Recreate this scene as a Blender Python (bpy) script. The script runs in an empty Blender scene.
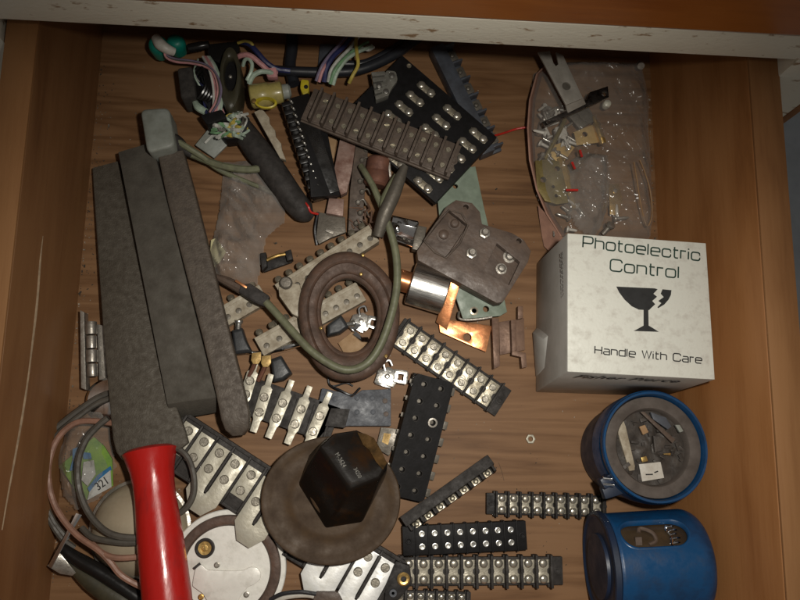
import bpy, bmesh, math, random
from mathutils import Vector, Matrix, noise
random.seed(7)
S = bpy.context.scene
COL = S.collection
U = 0.001                                    # everything below is measured in millimetres

# ------------------------------------------------------------------ camera, world, flash
F = 778.0                                    # focal length in photo pixels (800 wide)
CX = Vector((0.99745, 0.029126, 0.065086)).normalized()
CZ = Vector((-0.06933, 0.182779, 0.980706)).normalized()   # straight down, in camera axes (right, down, forward)
CY = CX.cross(CZ).normalized()
if CY.y > 0: CY = -CY
H = 540.0
def P(px, py, z=0.0):
    """the place (mm) on the level z that the photo shows at px, py"""
    r = Vector((px - 400, py - 300, F))
    k = (H - z) / r.dot(CZ)
    return Vector((r.dot(CX) * k, r.dot(CY) * k, z))
def mmp(px, z=0.0): return px * (H - z) / F * 1.012
cam = bpy.data.objects.new('camera', bpy.data.cameras.new('camera'))
COL.objects.link(cam); S.camera = cam
Rw = Matrix((CX, CY, -CZ))                   # rows: world axes in camera (right, down, forward)
cr = Rw @ Vector((1, 0, 0)); cu = Rw @ Vector((0, -1, 0)); cb = Rw @ Vector((0, 0, -1))
cam.matrix_world = Matrix.Translation((0, 0, H * U)) @ Matrix((cr, cu, cb)).transposed().to_4x4()
cam.data.sensor_width = 36; cam.data.lens = 36 * F / 800
cam.data.clip_start = 0.01; cam.data.clip_end = 20

W = bpy.data.worlds.new('World'); S.world = W; W.use_nodes = True
W.node_tree.nodes['Background'].inputs[0].default_value = (1.0, 0.93, 0.85, 1)
W.node_tree.nodes['Background'].inputs[1].default_value = 0.10
fl = bpy.data.lights.new('camera_flash', 'SPOT')
fl.energy = 8.0; fl.color = (1.0, 0.95, 0.86); fl.shadow_soft_size = 0.010
fl.spot_size = math.radians(82); fl.spot_blend = 1.0
flo = bpy.data.objects.new('camera_flash', fl); COL.objects.link(flo)
flo.location = (0.056, 0.036, H * U)
tgt = Vector((0.03, -0.005, 0))
flo.rotation_euler = (tgt - flo.location).to_track_quat('-Z', 'Y').to_euler()
S.view_settings.view_transform = 'Standard'; S.view_settings.look = 'None'
S.view_settings.exposure = 0.0; S.view_settings.gamma = 1

# ------------------------------------------------------------------ materials
def mat(name, c1, c2=None, rough=.5, metal=0., scale=180, bump=.15, spec=.5, lo=.35, hi=.68, alpha=None, trans=0., rvar=.15, coat=0., stretch=None, detail=6, bscale=None):
    m = bpy.data.materials.new(name); m.use_nodes = True
    nt = m.node_tree; n = nt.nodes; b = n['Principled BSDF']
    tc = n.new('ShaderNodeTexCoord'); mp = n.new('ShaderNodeMapping'); nt.links.new(tc.outputs['Object'], mp.inputs[0])
    if stretch: mp.inputs['Scale'].default_value = stretch
    oi = n.new('ShaderNodeObjectInfo'); cmb = n.new('ShaderNodeCombineXYZ')
    for i in range(3): nt.links.new(oi.outputs['Random'], cmb.inputs[i])
    nt.links.new(cmb.outputs[0], mp.inputs['Location'])
    no = n.new('ShaderNodeTexNoise'); no.inputs['Scale'].default_value = scale; no.inputs['Detail'].default_value = detail
    no.inputs['Roughness'].default_value = .62
    nt.links.new(mp.outputs[0], no.inputs[0])
    rp = n.new('ShaderNodeValToRGB'); nt.links.new(no.outputs[0], rp.inputs[0])
    c2 = c2 or tuple(x * .6 for x in c1)
    rp.color_ramp.elements[0].position = lo; rp.color_ramp.elements[1].position = hi
    rp.color_ramp.elements[0].color = (*c2, 1); rp.color_ramp.elements[1].color = (*c1, 1)
    nt.links.new(rp.outputs[0], b.inputs['Base Color'])
    b.inputs['Metallic'].default_value = metal
    b.inputs['Specular IOR Level'].default_value = spec
    b.inputs['Coat Weight'].default_value = coat; b.inputs['Coat Roughness'].default_value = .15
    b.inputs['Transmission Weight'].default_value = trans
    if alpha is not None: b.inputs['Alpha'].default_value = alpha
    mr = n.new('ShaderNodeMapRange'); nt.links.new(no.outputs[0], mr.inputs[0])
    mr.inputs[1].default_value = .3; mr.inputs[2].default_value = .7
    mr.inputs[3].default_value = min(1, rough + rvar); mr.inputs[4].default_value = max(.04, rough - rvar)
    nt.links.new(mr.outputs[0], b.inputs['Roughness'])
    n2 = n.new('ShaderNodeTexNoise'); n2.inputs['Scale'].default_value = bscale or scale * 3.1; n2.inputs['Detail'].default_value = 4
    nt.links.new(mp.outputs[0], n2.inputs[0])
    bp = n.new('ShaderNodeBump'); bp.inputs['Strength'].default_value = bump; bp.inputs['Distance'].default_value = .0006
    nt.links.new(n2.outputs[0], bp.inputs['Height']); nt.links.new(bp.outputs[0], b.inputs['Normal'])
    return m

def wood(name, dark, mid, light, along='x', rough=.5, fine=1.0, spec=.4, wob=.5, rings=7.0, stretchx=(4.5, 26)):
    m = bpy.data.materials.new(name); m.use_nodes = True
    nt = m.node_tree; n = nt.nodes; b = n['Principled BSDF']; L = nt.links.new
    tc = n.new('ShaderNodeTexCoord')
    def mapped(s):
        mp = n.new('ShaderNodeMapping'); L(tc.outputs['Object'], mp.inputs[0]); mp.inputs['Scale'].default_value = s; return mp
    def ax(a, c): return {'x': (a, c, c), 'y': (c, a, c), 'z': (c, c, a)}[along]
    w = n.new('ShaderNodeTexNoise'); w.inputs['Scale'].default_value = 1; w.inputs['Detail'].default_value = 3; w.inputs['Distortion'].default_value = wob
    L(mapped(ax(*stretchx)).outputs[0], w.inputs[0])
    mu = n.new('ShaderNodeMath'); mu.operation = 'MULTIPLY'; mu.inputs[1].default_value = rings; L(w.outputs[0], mu.inputs[0])
    fr = n.new('ShaderNodeMath'); fr.operation = 'PINGPONG'; fr.inputs[1].default_value = .5; L(mu.outputs[0], fr.inputs[0])
    fi = n.new('ShaderNodeTexNoise'); fi.inputs['Scale'].default_value = 1; fi.inputs['Detail'].default_value = 8; fi.inputs['Roughness'].default_value = .7
    L(mapped(ax(28 * fine, 420 * fine)).outputs[0], fi.inputs[0])
    bl = n.new('ShaderNodeTexNoise'); bl.inputs['Scale'].default_value = 9; bl.inputs['Detail'].default_value = 5; L(tc.outputs['Object'], bl.inputs[0])
    a1 = n.new('ShaderNodeMath'); a1.operation = 'MULTIPLY_ADD'; a1.inputs[1].default_value = .75; L(fr.outputs[0], a1.inputs[0])
    a2 = n.new('ShaderNodeMath'); a2.operation = 'MULTIPLY_ADD'; a2.inputs[1].default_value = .55; L(fi.outputs[0], a2.inputs[0])
    a3 = n.new('ShaderNodeMath'); a3.operation = 'MULTIPLY'; a3.inputs[1].default_value = .7; L(bl.outputs[0], a3.inputs[0])
    L(a3.outputs[0], a2.inputs[2]); L(a2.outputs[0], a1.inputs[2])
    rp = n.new('ShaderNodeValToRGB'); L(a1.outputs[0], rp.inputs[0])
    e = rp.color_ramp.elements; e[0].position = .42; e[0].color = (*dark, 1); e[1].position = .98; e[1].color = (*light, 1)
    k = e.new(.68); k.color = (*mid, 1)
    L(rp.outputs[0], b.inputs['Base Color']); b.inputs['Roughness'].default_value = rough
    b.inputs['Specular IOR Level'].default_value = spec
    bp = n.new('ShaderNodeBump'); bp.inputs['Strength'].default_value = .25; bp.inputs['Distance'].default_value = .0005
    L(fi.outputs[0], bp.inputs['Height']); L(bp.outputs[0], b.inputs['Normal'])
    return m

def film(name, tint, haze=.10, rough=.12, crease=60):
    m = bpy.data.materials.new(name); m.use_nodes = True
    nt = m.node_tree; n = nt.nodes; L = nt.links.new; b = n['Principled BSDF']
    b.inputs['Base Color'].default_value = (*tint, 1); b.inputs['Roughness'].default_value = rough
    b.inputs['Specular IOR Level'].default_value = .8
    tr = n.new('ShaderNodeBsdfTransparent'); mx = n.new('ShaderNodeMixShader')
    tc = n.new('ShaderNodeTexCoord'); no = n.new('ShaderNodeTexNoise'); no.inputs['Scale'].default_value = crease; no.inputs['Detail'].default_value = 8
    no.inputs['Distortion'].default_value = 1.0
    L(tc.outputs['Object'], no.inputs[0])
    mr = n.new('ShaderNodeMapRange'); L(no.outputs[0], mr.inputs[0]); mr.inputs[1].default_value = .38; mr.inputs[2].default_value = .72
    mr.inputs[3].default_value = haze * .75; mr.inputs[4].default_value = haze * 1.5
    lw = n.new('ShaderNodeLayerWeight'); lw.inputs[0].default_value = .5
    fr = n.new('ShaderNodeMath'); fr.operation = 'POWER'; L(lw.outputs['Facing'], fr.inputs[0]); fr.inputs[1].default_value = 2.6
    ad = n.new('ShaderNodeMath'); ad.operation = 'ADD'; ad.use_clamp = True; L(mr.outputs[0], ad.inputs[0]); L(fr.outputs[0], ad.inputs[1])
    L(ad.outputs[0], mx.inputs[0]); L(tr.outputs[0], mx.inputs[1]); L(b.outputs[0], mx.inputs[2])
    bp = n.new('ShaderNodeBump'); bp.inputs['Strength'].default_value = .35; bp.inputs['Distance'].default_value = .0015
    L(no.outputs[0], bp.inputs['Height']); L(bp.outputs[0], b.inputs['Normal']); 
    L(mx.outputs[0], n['Material Output'].inputs[0])
    return m

K = dict(
    floor=wood('plywood_bottom', (.095, .044, .018), (.172, .086, .037), (.24, .128, .060), 'x', .55, rings=5, stretchx=(3.2, 48), wob=.6, spec=.25),
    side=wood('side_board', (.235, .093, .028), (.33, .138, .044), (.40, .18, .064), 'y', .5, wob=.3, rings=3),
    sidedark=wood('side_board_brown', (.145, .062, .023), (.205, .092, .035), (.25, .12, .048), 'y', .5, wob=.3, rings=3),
    edge=wood('board_edge', (.22, .095, .032), (.29, .132, .047), (.35, .17, .065), 'y', .6, wob=.2, rings=3),
    orange=wood('varnished_wood', (.24, .062, .010), (.36, .105, .018), (.46, .15, .028), 'x', .3, wob=.3, rings=3),
    white=mat('chipped_white_paint', (.84, .81, .68), (.34, .22, .12), .5, 0, 170, .4, lo=.31, hi=.40, detail=10, stretch=(.5, 1, 1)),
    concrete=mat('grey_concrete', (.50, .55, .60), (.38, .42, .46), .9, 0, 12),
    steel=mat('dull_steel', (.52, .49, .44), (.26, .235, .20), .40, .72, 220, .25),
    shiny=mat('bright_plated_steel', (.80, .79, .74), (.48, .46, .42), .24, .9, 260, .15),
    chrome=mat('chrome', (.9, .9, .9), (.7, .7, .7), .14, 1, 120, .05, rvar=.06),
    nickel=mat('tarnished_nickel', (.52, .48, .38), (.30, .26, .19), .40, .75, 240, .25),
    platedull=mat('tinned_plate', (.56, .53, .44), (.40, .37, .29), .45, .35, 160, .2),
    plateflash=mat('tinned_plate_flash_white', (.86, .86, .84), (.66, .65, .60), .42, .35, 120, .15, lo=.3, hi=.55),  # tinned plate again, its colour raised to look blown out by the flash
    dialwhite=mat('white_painted_metal', (.84, .82, .76), (.62, .60, .54), .4, .1, 110, .15, lo=.28, hi=.5),
    black=mat('black_phenolic', (.016, .015, .016), (.010, .0095, .0095), .5, 0, 200, .1, spec=.12, rvar=.03),
    blackrough=mat('dusty_black_phenolic', (.034, .030, .028), (.016, .0145, .014), .6, 0, 220, .3, spec=.25),
    charcoal=mat('charcoal_phenolic', (.055, .049, .046), (.026, .023, .021), .6, 0, 200, .3, spec=.25),
    browngrey=mat('dusty_brown_phenolic', (.130, .095, .072), (.070, .050, .038), .62, 0, 150, .4),
    brown=mat('dark_brown_bakelite', (.135, .095, .072), (.075, .05, .037), .5, 0, 120, .35),
    bluegrey=mat('blue_grey_fibre', (.085, .095, .115), (.045, .048, .058), .5, 0, 130, .3),
    rubber=mat('brown_rubber', (.120, .068, .046), (.065, .038, .026), .62, 0, 140, .45),
    rustdisc=mat('brown_rusted_disc', (.085, .052, .027), (.050, .031, .018), .6, 0, 80, .25, spec=.25),
    filegrey=mat('worn_file_steel', (.104, .090, .070), (.062, .050, .036), .66, .08, 260, .7, bscale=1100, detail=10),
    barbrown=mat('brown_oxidised_bar', (.112, .090, .070), (.066, .051, .039), .58, .1, 240, .45),
    stone=mat('grey_oilstone', (.092, .082, .066), (.060, .052, .041), .8, 0, 100, .4, bscale=900),
    red=mat('red_plastic', (.46, .013, .010), (.24, .008, .007), .34, 0, 75, .35, lo=.30, hi=.50, detail=9, stretch=(1, .3, 1), rvar=.22),
    greyplastic=mat('grey_moulded_plastic', (.30, .32, .29), (.20, .21, .18), .5, 0, 110, .2),
    greenwire=mat('grey_green_sheath', (.19, .20, .12), (.115, .115, .07), .5, 0, 130, .2),
    greywire=mat('dark_grey_sheath', (.10, .09, .075), (.06, .052, .042), .55, 0, 130, .2),
    pinkwire=mat('faded_pink_sheath', (.34, .18, .125), (.21, .11, .075), .5, 0, 130, .2),
    teal=mat('teal_plastic', (.008, .26, .19), (.005, .17, .13), .4, 0, 90, .1),
    cwhite=mat('off_white_plastic', (.66, .64, .58), (.46, .42, .36), .5, 0, 120, .2),
    w_purple=mat('purple_wire', (.25, .20, .30), None, .45), w_pink=mat('pink_wire', (.70, .34, .34), None, .45),
    w_white=mat('white_wire', (.68, .68, .62), None, .45), w_green=mat('green_wire', (.22, .42, .22), None, .45),
    w_mint=mat('mint_wire', (.50, .62, .50), None, .45), w_blue=mat('navy_wire', (.035, .04, .13), None, .45),
    w_yellow=mat('yellow_wire', (.62, .48, .10), None, .45), w_red=mat('red_wire', (.62, .03, .02), None, .45),
    w_black=mat('black_wire', (.025, .026, .03), None, .4),
    yellowamber=mat('amber_plastic', (.46, .38, .13), (.30, .25, .08), .35, 0, 120, .15, coat=.2),
    yellow=mat('yellow_plastic', (.62, .50, .03), (.42, .34, .02), .4),
    olive=mat('olive_brown_plastic', (.070, .062, .038), (.040, .036, .022), .4, 0, 100, .2),
    greenplate=mat('pale_green_fibre_plate', (.25, .31, .24), (.17, .21, .16), .5, 0, 90, .2),
    copper=mat('copper_sheet', (.86, .38, .17), (.60, .24, .10), .32, .85, 90, .2),
    brass=mat('brass', (.78, .54, .20), (.48, .30, .10), .32, .85, 180, .2),
    olivebrass=mat('olive_brass_plate', (.27, .21, .075), (.17, .13, .045), .42, .4, 110, .25),
    tan=mat('tan_cardboard', (.42, .27, .14), (.30, .18, .09), .75, 0, 90, .2),
    tanmetal=mat('brown_strap_metal', (.22, .13, .085), (.14, .08, .055), .55, .3, 120, .3),
    ceramic=mat('stained_ceramic', (.48, .43, .33), (.26, .21, .145), .6, 0, 150, .35),
    pinkrust=mat('pink_rusted_tin', (.36, .25, .21), (.18, .09, .065), .6, .25, 110, .45),
    redrust=mat('red_rust', (.20, .085, .052), (.11, .045, .03), .65, .2, 120, .4),
    greymetal=mat('oxidised_zinc', (.20, .18, .15), (.12, .105, .085), .5, .5, 130, .35),
    pinkcard=mat('pinkish_cardboard', (.40, .22, .155), (.26, .14, .10), .8, 0, 80, .3),
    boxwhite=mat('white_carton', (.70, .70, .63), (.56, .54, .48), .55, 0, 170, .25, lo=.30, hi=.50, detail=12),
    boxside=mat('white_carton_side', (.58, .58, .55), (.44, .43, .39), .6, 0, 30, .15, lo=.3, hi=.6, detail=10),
    ink=mat('black_ink', (.018, .018, .018), None, .6, bump=0), greyink=mat('grey_ink', (.23, .22, .20), None, .7, bump=0),
    greenink=mat('dark_green_ink', (.016, .05, .035), None, .6, bump=0),
    blue=mat('blue_moulded_plastic', (.007, .058, .160), (.004, .032, .092), .38, 0, 90, .25, lo=.30, hi=.55, detail=9, rvar=.2),
    bluedark=mat('dark_blue_plastic', (.012, .025, .06), (.008, .016, .036), .5, 0, 60, .1),
    cupgrey=mat('grey_brown_liner', (.115, .095, .082), (.07, .056, .047), .7, 0, 90, .25),
    cuppot=mat('dark_potting_compound', (.075, .062, .052), (.03, .024, .02), .6, 0, 120, .6),
    beigefoil=mat('beige_satin_metal', (.46, .39, .28), (.36, .30, .21), .42, .15, 60, .1),
    yellowpaper=mat('yellow_paper', (.62, .58, .33), (.46, .41, .22), .7),
    lime=mat('lime_green_print', (.22, .36, .045), (.10, .22, .03), .5, 0, 140, .1),
    bluepr=mat('blue_print', (.02, .16, .36), None, .5), whitepr=mat('white_print', (.55, .55, .52), None, .5),
    glass=mat('amber_lens', (.075, .05, .028), (.035, .024, .015), .2, 0, 60, .1),
    bag=film('clear_polythene', (.50, .47, .43), .18, .13, 38), bag2=film('cloudy_polythene', (.42, .39, .36), .34, .11, 38),
    clearpl=film('clear_plastic', (.62, .62, .58), .30, .2),
    darkhole=mat('dark_recess', (.012, .010, .009), None, .9),
    groovelight=mat('pale_groove_highlight', (.42, .31, .20), None, .7),
    amberbrown=mat('amber_brown_resin', (.10, .050, .012), (.03, .018, .007), .7, 0, 160, .3, spec=.1),
    brushed=mat('brushed_silver_metal', (.74, .73, .70), (.62, .61, .58), .34, 1, 60, .12, stretch=(1, 14, 14)),
    bluegreyd=mat('dark_grey_rubber', (.045, .048, .052), (.025, .026, .028), .45, 0, 120, .2),
    blackgloss=mat('glossy_black_plastic', (.014, .013, .012), (.009, .008, .008), .28, 0, 90, .1, spec=.4),
    foam=mat('dark_foam', (.050, .044, .038), (.025, .022, .02), .9, 0, 300, .5, bscale=900),
    cable=mat('dark_blue_black_sheath', (.026, .028, .034), (.015, .016, .02), .42, 0, 90, .1),
    clearsolid=mat('cloudy_clear_plastic', (.34, .33, .29), (.20, .19, .165), .22, 0, 120, .15, trans=.35, spec=.7),
    steeldark=mat('dark_steel', (.26, .24, .22), (.12, .10, .09), .35, 1, 200, .2),
    capblack=mat('dark_amber_bakelite', (.034, .014, .004), (.010, .0075, .006), .24, 0, 75, .1, lo=.50, hi=.75, spec=.12, rvar=.05),
    dimprint=mat('dim_grey_print', (.25, .24, .21), None, .6),
    dullbrass=mat('dull_brass', (.50, .33, .11), (.30, .19, .06), .5, .35, 160, .3),
    brassy=mat('pale_brass_screw', (.62, .50, .32), (.36, .28, .18), .42, .5, 200, .2),
    bracketsteel=mat('worn_bracket_steel', (.44, .41, .36), (.30, .275, .235), .5, .3, 150, .2),
    screwbright=mat('bright_dome_screw', (.72, .68, .58), (.44, .40, .33), .24, .75, 240, .2),
    screwdark=mat('tarnished_slotted_screw', (.36, .33, .27), (.20, .18, .145), .42, .5, 260, .3),
    contact=mat('pale_contact_plate', (.50, .46, .37), (.26, .235, .18), .45, .35, 260, .3),
    leafbrass=mat('warm_brass_leaf', (.72, .50, .20), (.52, .34, .12), .42, .25, 140, .2),
    wax=mat('white_dome_plastic', (.72, .70, .58), None, .4),
)

# ------------------------------------------------------------------ mesh builder
class MB:
    def __init__(s): s.b = bmesh.new(); s.x = Matrix.Identity(4)
    def v(s, p): return s.b.verts.new(s.x @ Vector(p))
    def box(s, c, d, rz=0.0, m=None):
        t = Matrix.Translation(c) @ Matrix.Rotation(rz, 4, 'Z') @ (m or Matrix.Identity(4))
        q = [s.v(t @ Vector((d[0] * a / 2, d[1] * b / 2, d[2] * e / 2))) for a in (-1, 1) for b in (-1, 1) for e in (-1, 1)]
        for f in ((0, 1, 3, 2), (4, 6, 7, 5), (0, 4, 5, 1), (2, 3, 7, 6), (0, 2, 6, 4), (1, 5, 7, 3)):
            s.b.faces.new([q[i] for i in f])
        return s
    def loft(s, rings, close=True, caps=(True, True), ringclose=False):
        R = [[s.v(p) for p in r] for r in rings]; n = len(R[0])
        pairs = list(zip(R, R[1:])) + ([(R[-1], R[0])] if ringclose else [])
        for a, b in pairs:
            for i in range(n if close else n - 1):
                j = (i + 1) % n
                try: s.b.faces.new((a[i], a[j], b[j], b[i]))
                except ValueError: pass
        if not ringclose and close:
            if caps[0]: s.b.faces.new(R[0][::-1])
            if caps[1]: s.b.faces.new(R[-1])
        return s
    def slab(s, pts, th):                    # polygon of 3-D points, extruded straight down
        t = [Vector(p) for p in pts]; return s.loft([[p - Vector((0, 0, th)) for p in t], t])
    def prism(s, pts, z0, z1): return s.loft([[(x, y, z0) for x, y in pts], [(x, y, z1) for x, y in pts]])
    def cyl(s, p0, p1, r0, r1=None, n=20, caps=(True, True)):
        p0, p1 = Vector(p0), Vector(p1); r1 = r0 if r1 is None else r1
        q = (p1 - p0).to_track_quat('Z', 'Y')
        c = [Vector((math.cos(2 * math.pi * i / n), math.sin(2 * math.pi * i / n), 0)) for i in range(n)]
        return s.loft([[p0 + q @ (k * r0) for k in c], [p1 + q @ (k * r1) for k in c]], caps=caps)
    def lathe(s, prof, o=(0, 0, 0), ax=(0, 0, 1), n=32, caps=(True, True), sx=1, sy=1):
        q = Vector(ax).to_track_quat('Z', 'Y'); o = Vector(o)
        return s.loft([[o + q @ Vector((r * sx * math.cos(2 * math.pi * i / n), r * sy * math.sin(2 * math.pi * i / n), z)) for i in range(n)] for r, z in prof], caps=caps)
    def tube(s, pts, r, n=10, sub=6):
        p = [Vector(q) for q in pts]; out = []
        if len(p) > 2:
            e = [p[0] * 2 - p[1]] + p + [p[-1] * 2 - p[-2]]
            for i in range(1, len(e) - 2):
                for k in range(sub):
                    t = k / sub; a, b, c, d = e[i - 1:i + 3]
                    out.append(.5 * ((2 * b) + (c - a) * t + (2 * a - 5 * b + 4 * c - d) * t * t + (3 * b - a - 3 * c + d) * t ** 3))
            out.append(p[-1])
        else: out = p
        rr = r if isinstance(r, (list, tuple)) else [r, r]
        m = len(out); rings = []; up = Vector((0, 0, 1)); prev = None
        for i, c in enumerate(out):
            d = (out[min(i + 1, m - 1)] - out[max(i - 1, 0)]).normalized()
            sd = d.cross(up)
            if sd.length < .05: sd = prev or d.cross(Vector((1, 0, 0)))
            sd.normalize(); prev = sd; nn = sd.cross(d)
            f = i / (m - 1) * (len(rr) - 1); k = min(int(f), len(rr) - 2); R = rr[k] + (rr[k + 1] - rr[k]) * (f - k)
            rings.append([c + sd * (R * math.cos(2 * math.pi * j / n)) + nn * (R * math.sin(2 * math.pi * j / n)) for j in range(n)])
        return s.loft(rings)
    def plate(s, outline, holes, z0, z1):    # flat plate with real holes: outline and holes in x, y
        tmp = bmesh.new(); es = []
        for loop in [outline] + holes:
            vs = [tmp.verts.new((x, y, z0)) for x, y in loop]
            es += [tmp.edges.new((vs[i], vs[(i + 1) % len(vs)])) for i in range(len(vs))]
        bmesh.ops.triangle_fill(tmp, use_beauty=True, use_dissolve=False, edges=es)
        g = bmesh.ops.extrude_face_region(tmp, geom=tmp.faces[:])
        bmesh.ops.translate(tmp, vec=(0, 0, z1 - z0), verts=[e for e in g['geom'] if isinstance(e, bmesh.types.BMVert)])
        # drop nothing: the original faces stay as the underside
        mp = {v: s.v(v.co) for v in tmp.verts}
        for f in tmp.faces:
            try: s.b.faces.new([mp[v] for v in f.verts])
            except ValueError: pass
        tmp.free(); return s
    def mesh(s, name, m, bev=0.0, smooth=35, seg=2):
        b = s.b; bmesh.ops.remove_doubles(b, verts=b.verts, dist=1e-4)
        bmesh.ops.recalc_face_normals(b, faces=b.faces)
        if bev:
            ed = [e for e in b.edges if len(e.link_faces) == 2 and e.calc_face_angle(0) > .6]
            if ed: bmesh.ops.bevel(b, geom=ed, offset=bev, segments=seg, affect='EDGES', profile=.6, clamp_overlap=True)
        bmesh.ops.scale(b, vec=(U, U, U), verts=b.verts)
        me = bpy.data.meshes.new(name); b.to_mesh(me); b.free()
        for f in me.polygons: f.use_smooth = True
        me.set_sharp_from_angle(angle=math.radians(smooth))
        me.materials.append(K[m] if isinstance(m, str) else m)
        return me

def circ(x, y, r, n=18, sx=1, sy=1): return [(x + r * sx * math.cos(2 * math.pi * i / n), y + r * sy * math.sin(2 * math.pi * i / n)) for i in range(n)]

class T:
    """a thing: a frame in the world. A, B are photo points with their heights; x runs from A to B"""
    def __init__(s, name, label, cat, A, B=None, roll=0.0, group=None, kind=None):
        s.name = name; s.pr = dict(label=label, category=cat)
        if group: s.pr['group'] = group
        if kind: s.pr['kind'] = kind
        a = P(*A); s.M = Matrix.Translation(a); s.len = 0
        if B:
            b = P(*B); d = b - a; s.len = d.length; x = d.normalized()
            y = Vector((0, 0, 1)).cross(x).normalized(); z = x.cross(y)
            R = Matrix((x, y, z)).transposed().to_4x4()
            s.M = s.M @ R @ Matrix.Rotation(math.radians(roll), 4, 'X')
        s.I = s.M.inverted(); s.root = None
    def L(s, px, py, z): return s.I @ P(px, py, z)
    def LL(s, pts): return [s.L(*p) for p in pts]
    def _mw(s):
        m = s.M.copy(); m.translation = m.translation * U; return m
    def _tag(s, o):
        for k, v in s.pr.items(): o[k] = v
        s.root = o; o.matrix_world = s._mw()
    def empty(s):
        if not s.root:
            o = bpy.data.objects.new(s.name, None); COL.objects.link(o); o.empty_display_size = .01; s._tag(o)
        return s.root
    def solo(s, mb, m, bev=0., smooth=35, seg=2):
        o = bpy.data.objects.new(s.name, mb.mesh(s.name, m, bev, smooth, seg)); COL.objects.link(o); s._tag(o); return o
    def part(s, name, mb, m=None, bev=0., parent=None, label=None, smooth=35, at=None, rz=0., seg=2, kind=None):
        me = mb.mesh(name, m, bev, smooth, seg) if isinstance(mb, MB) else mb
        o = bpy.data.objects.new(name, me); COL.objects.link(o); o.parent = parent or s.empty()
        if at is not None: o.location = Vector(at) * U; o.rotation_euler = (0, 0, rz)
        if label: o['label'] = label
        if kind: o['kind'] = kind
        return o

def thing_mesh(name, label, cat, pts_first, mb_fn, m, bev=0., group=None, kind=None):
    t = T(name, label, cat, pts_first, group=group, kind=kind); mb = MB(); mb_fn(mb, t); t.solo(mb, m, bev); return t

# shared little meshes: slotted screw heads, domes
def screw_mesh(r, h, m, slot=.2):
    mb = MB(); n = 14
    mb.lathe([(r, 0), (r, h * .35), (r * .93, h * .5)], n=24)
    for sg in (1, -1):
        pts = []
        a0 = math.asin(slot)
        for i in range(n + 1):
            a = a0 + (math.pi - 2 * a0) * i / n
            pts.append((r * .93 * math.cos(a), sg * r * .93 * math.sin(a)))
        top = [(x * .86, y * .86 if abs(y) > r * .2 else y) for x, y in pts]
        mb.loft([[(x, y, h * .45) for x, y in pts], [(x, y, h) for x, y in top]])
    return mb.mesh('screw', m, 0, 30)
def dome_mesh(r, h, m):
    mb = MB(); mb.lathe([(r, 0), (r, h * .35), (r * .9, h * .62), (r * .7, h * .85), (r * .38, h * .97), (.02, h)], n=20); return mb.mesh('screw', m, 0, 60)
def ring_mesh(r, h, m):
    mb = MB(); mb.lathe([(r, 0), (r, h), (r * .82, h * 1.1), (r * .58, h), (r * .5, h * .3), (r * .02, h * .25)], n=20); return mb.mesh('screw', m, 0, 50)
SC = {}
def scr(kind, r, h, m):
    k = (kind, round(r, 2), round(h, 2), m)
    if k not in SC: SC[k] = {'slot': screw_mesh, 'dome': dome_mesh, 'ring': ring_mesh}[kind](r, h, m)
    return SC[k]

# ------------------------------------------------------------------ the setting
def flat_struct(name, x0, x1, y0, y1, z, m):
    mb = MB(); mb.box(((x0 + x1) / 2, (y0 + y1) / 2, z - 5), (x1 - x0, y1 - y0, 10))
    o = bpy.data.objects.new(name, mb.mesh(name, m)); COL.objects.link(o); o['kind'] = 'structure'; return o
flat_struct('room_floor', -2500, 2500, -2500, 2500, -480, 'concrete')

t = T('wooden_drawer', 'open wooden drawer of brown boards holding all the electrical parts', 'drawer', (345, 445, 0))
o0 = P(345, 445, 0)
t.M = Matrix.Identity(4); t.I = t.M.inverted()
mb = MB(); mb.box((20, 85, -4), (412.5, 540, 8)); t.part('bottom_panel', mb, 'floor', 0)
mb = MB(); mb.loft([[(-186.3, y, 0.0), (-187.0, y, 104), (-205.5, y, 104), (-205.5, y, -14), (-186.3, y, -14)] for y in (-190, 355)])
t.part('side_panel', mb, 'sidedark', .8, label='left side board with a groove highlight painted down its inner face')
mb = MB(); mb.box((-196.2, 82.5, 105.2), (18.0, 545, 2)); t.part('edge_strip', mb, 'edge', .5)
mb = MB(); mb.loft([[(225.2, y, 0), (244, y, 104), (264, y, 104), (264, y, -14), (225.2, y, -14)] for y in (-190, 355)])
t.part('side_panel', mb, 'side', .8, label='right side board, warm orange brown')
mb = MB(); mb.box((254.1, 82.5, 105.2), (19.4, 545, 2)); t.part('edge_strip', mb, 'edge', .5)
mb = MB(); mb.box((20, 346, 45), (411, 12, 90)); t.part('back_panel', mb, 'sidedark', .5)
mb = MB(); mb.box((28, -196, 45), (470, 14, 130)); t.part('front_panel', mb, 'side', .5)
mb = MB()
pts = [(43, 236), (40, 262), (37, 300), (32, 345), (27, 385), (18, 440), (8, 495), (2, 530)]
zz = [70, 72, 74, 74, 72, 68, 62, 60]
def wallpt(px, py):
    r = Vector((px - 400, py - 300, F)); d = Vector((r.dot(CX), r.dot(CY), -r.dot(CZ))); k = -186.6 / d.x
    return Vector((-186.5, d.y * k, H + d.z * k))
wp = [wallpt(*p) for p in pts]
mb.tube([w + Vector((-.1, 0, 0)) for w in wp], [.15, .7, .9, .55, .8, .5, .3], 6); t.part('groove_highlight', mb, 'groovelight')  # pale tube paints the highlight along a groove in the left board

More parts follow.
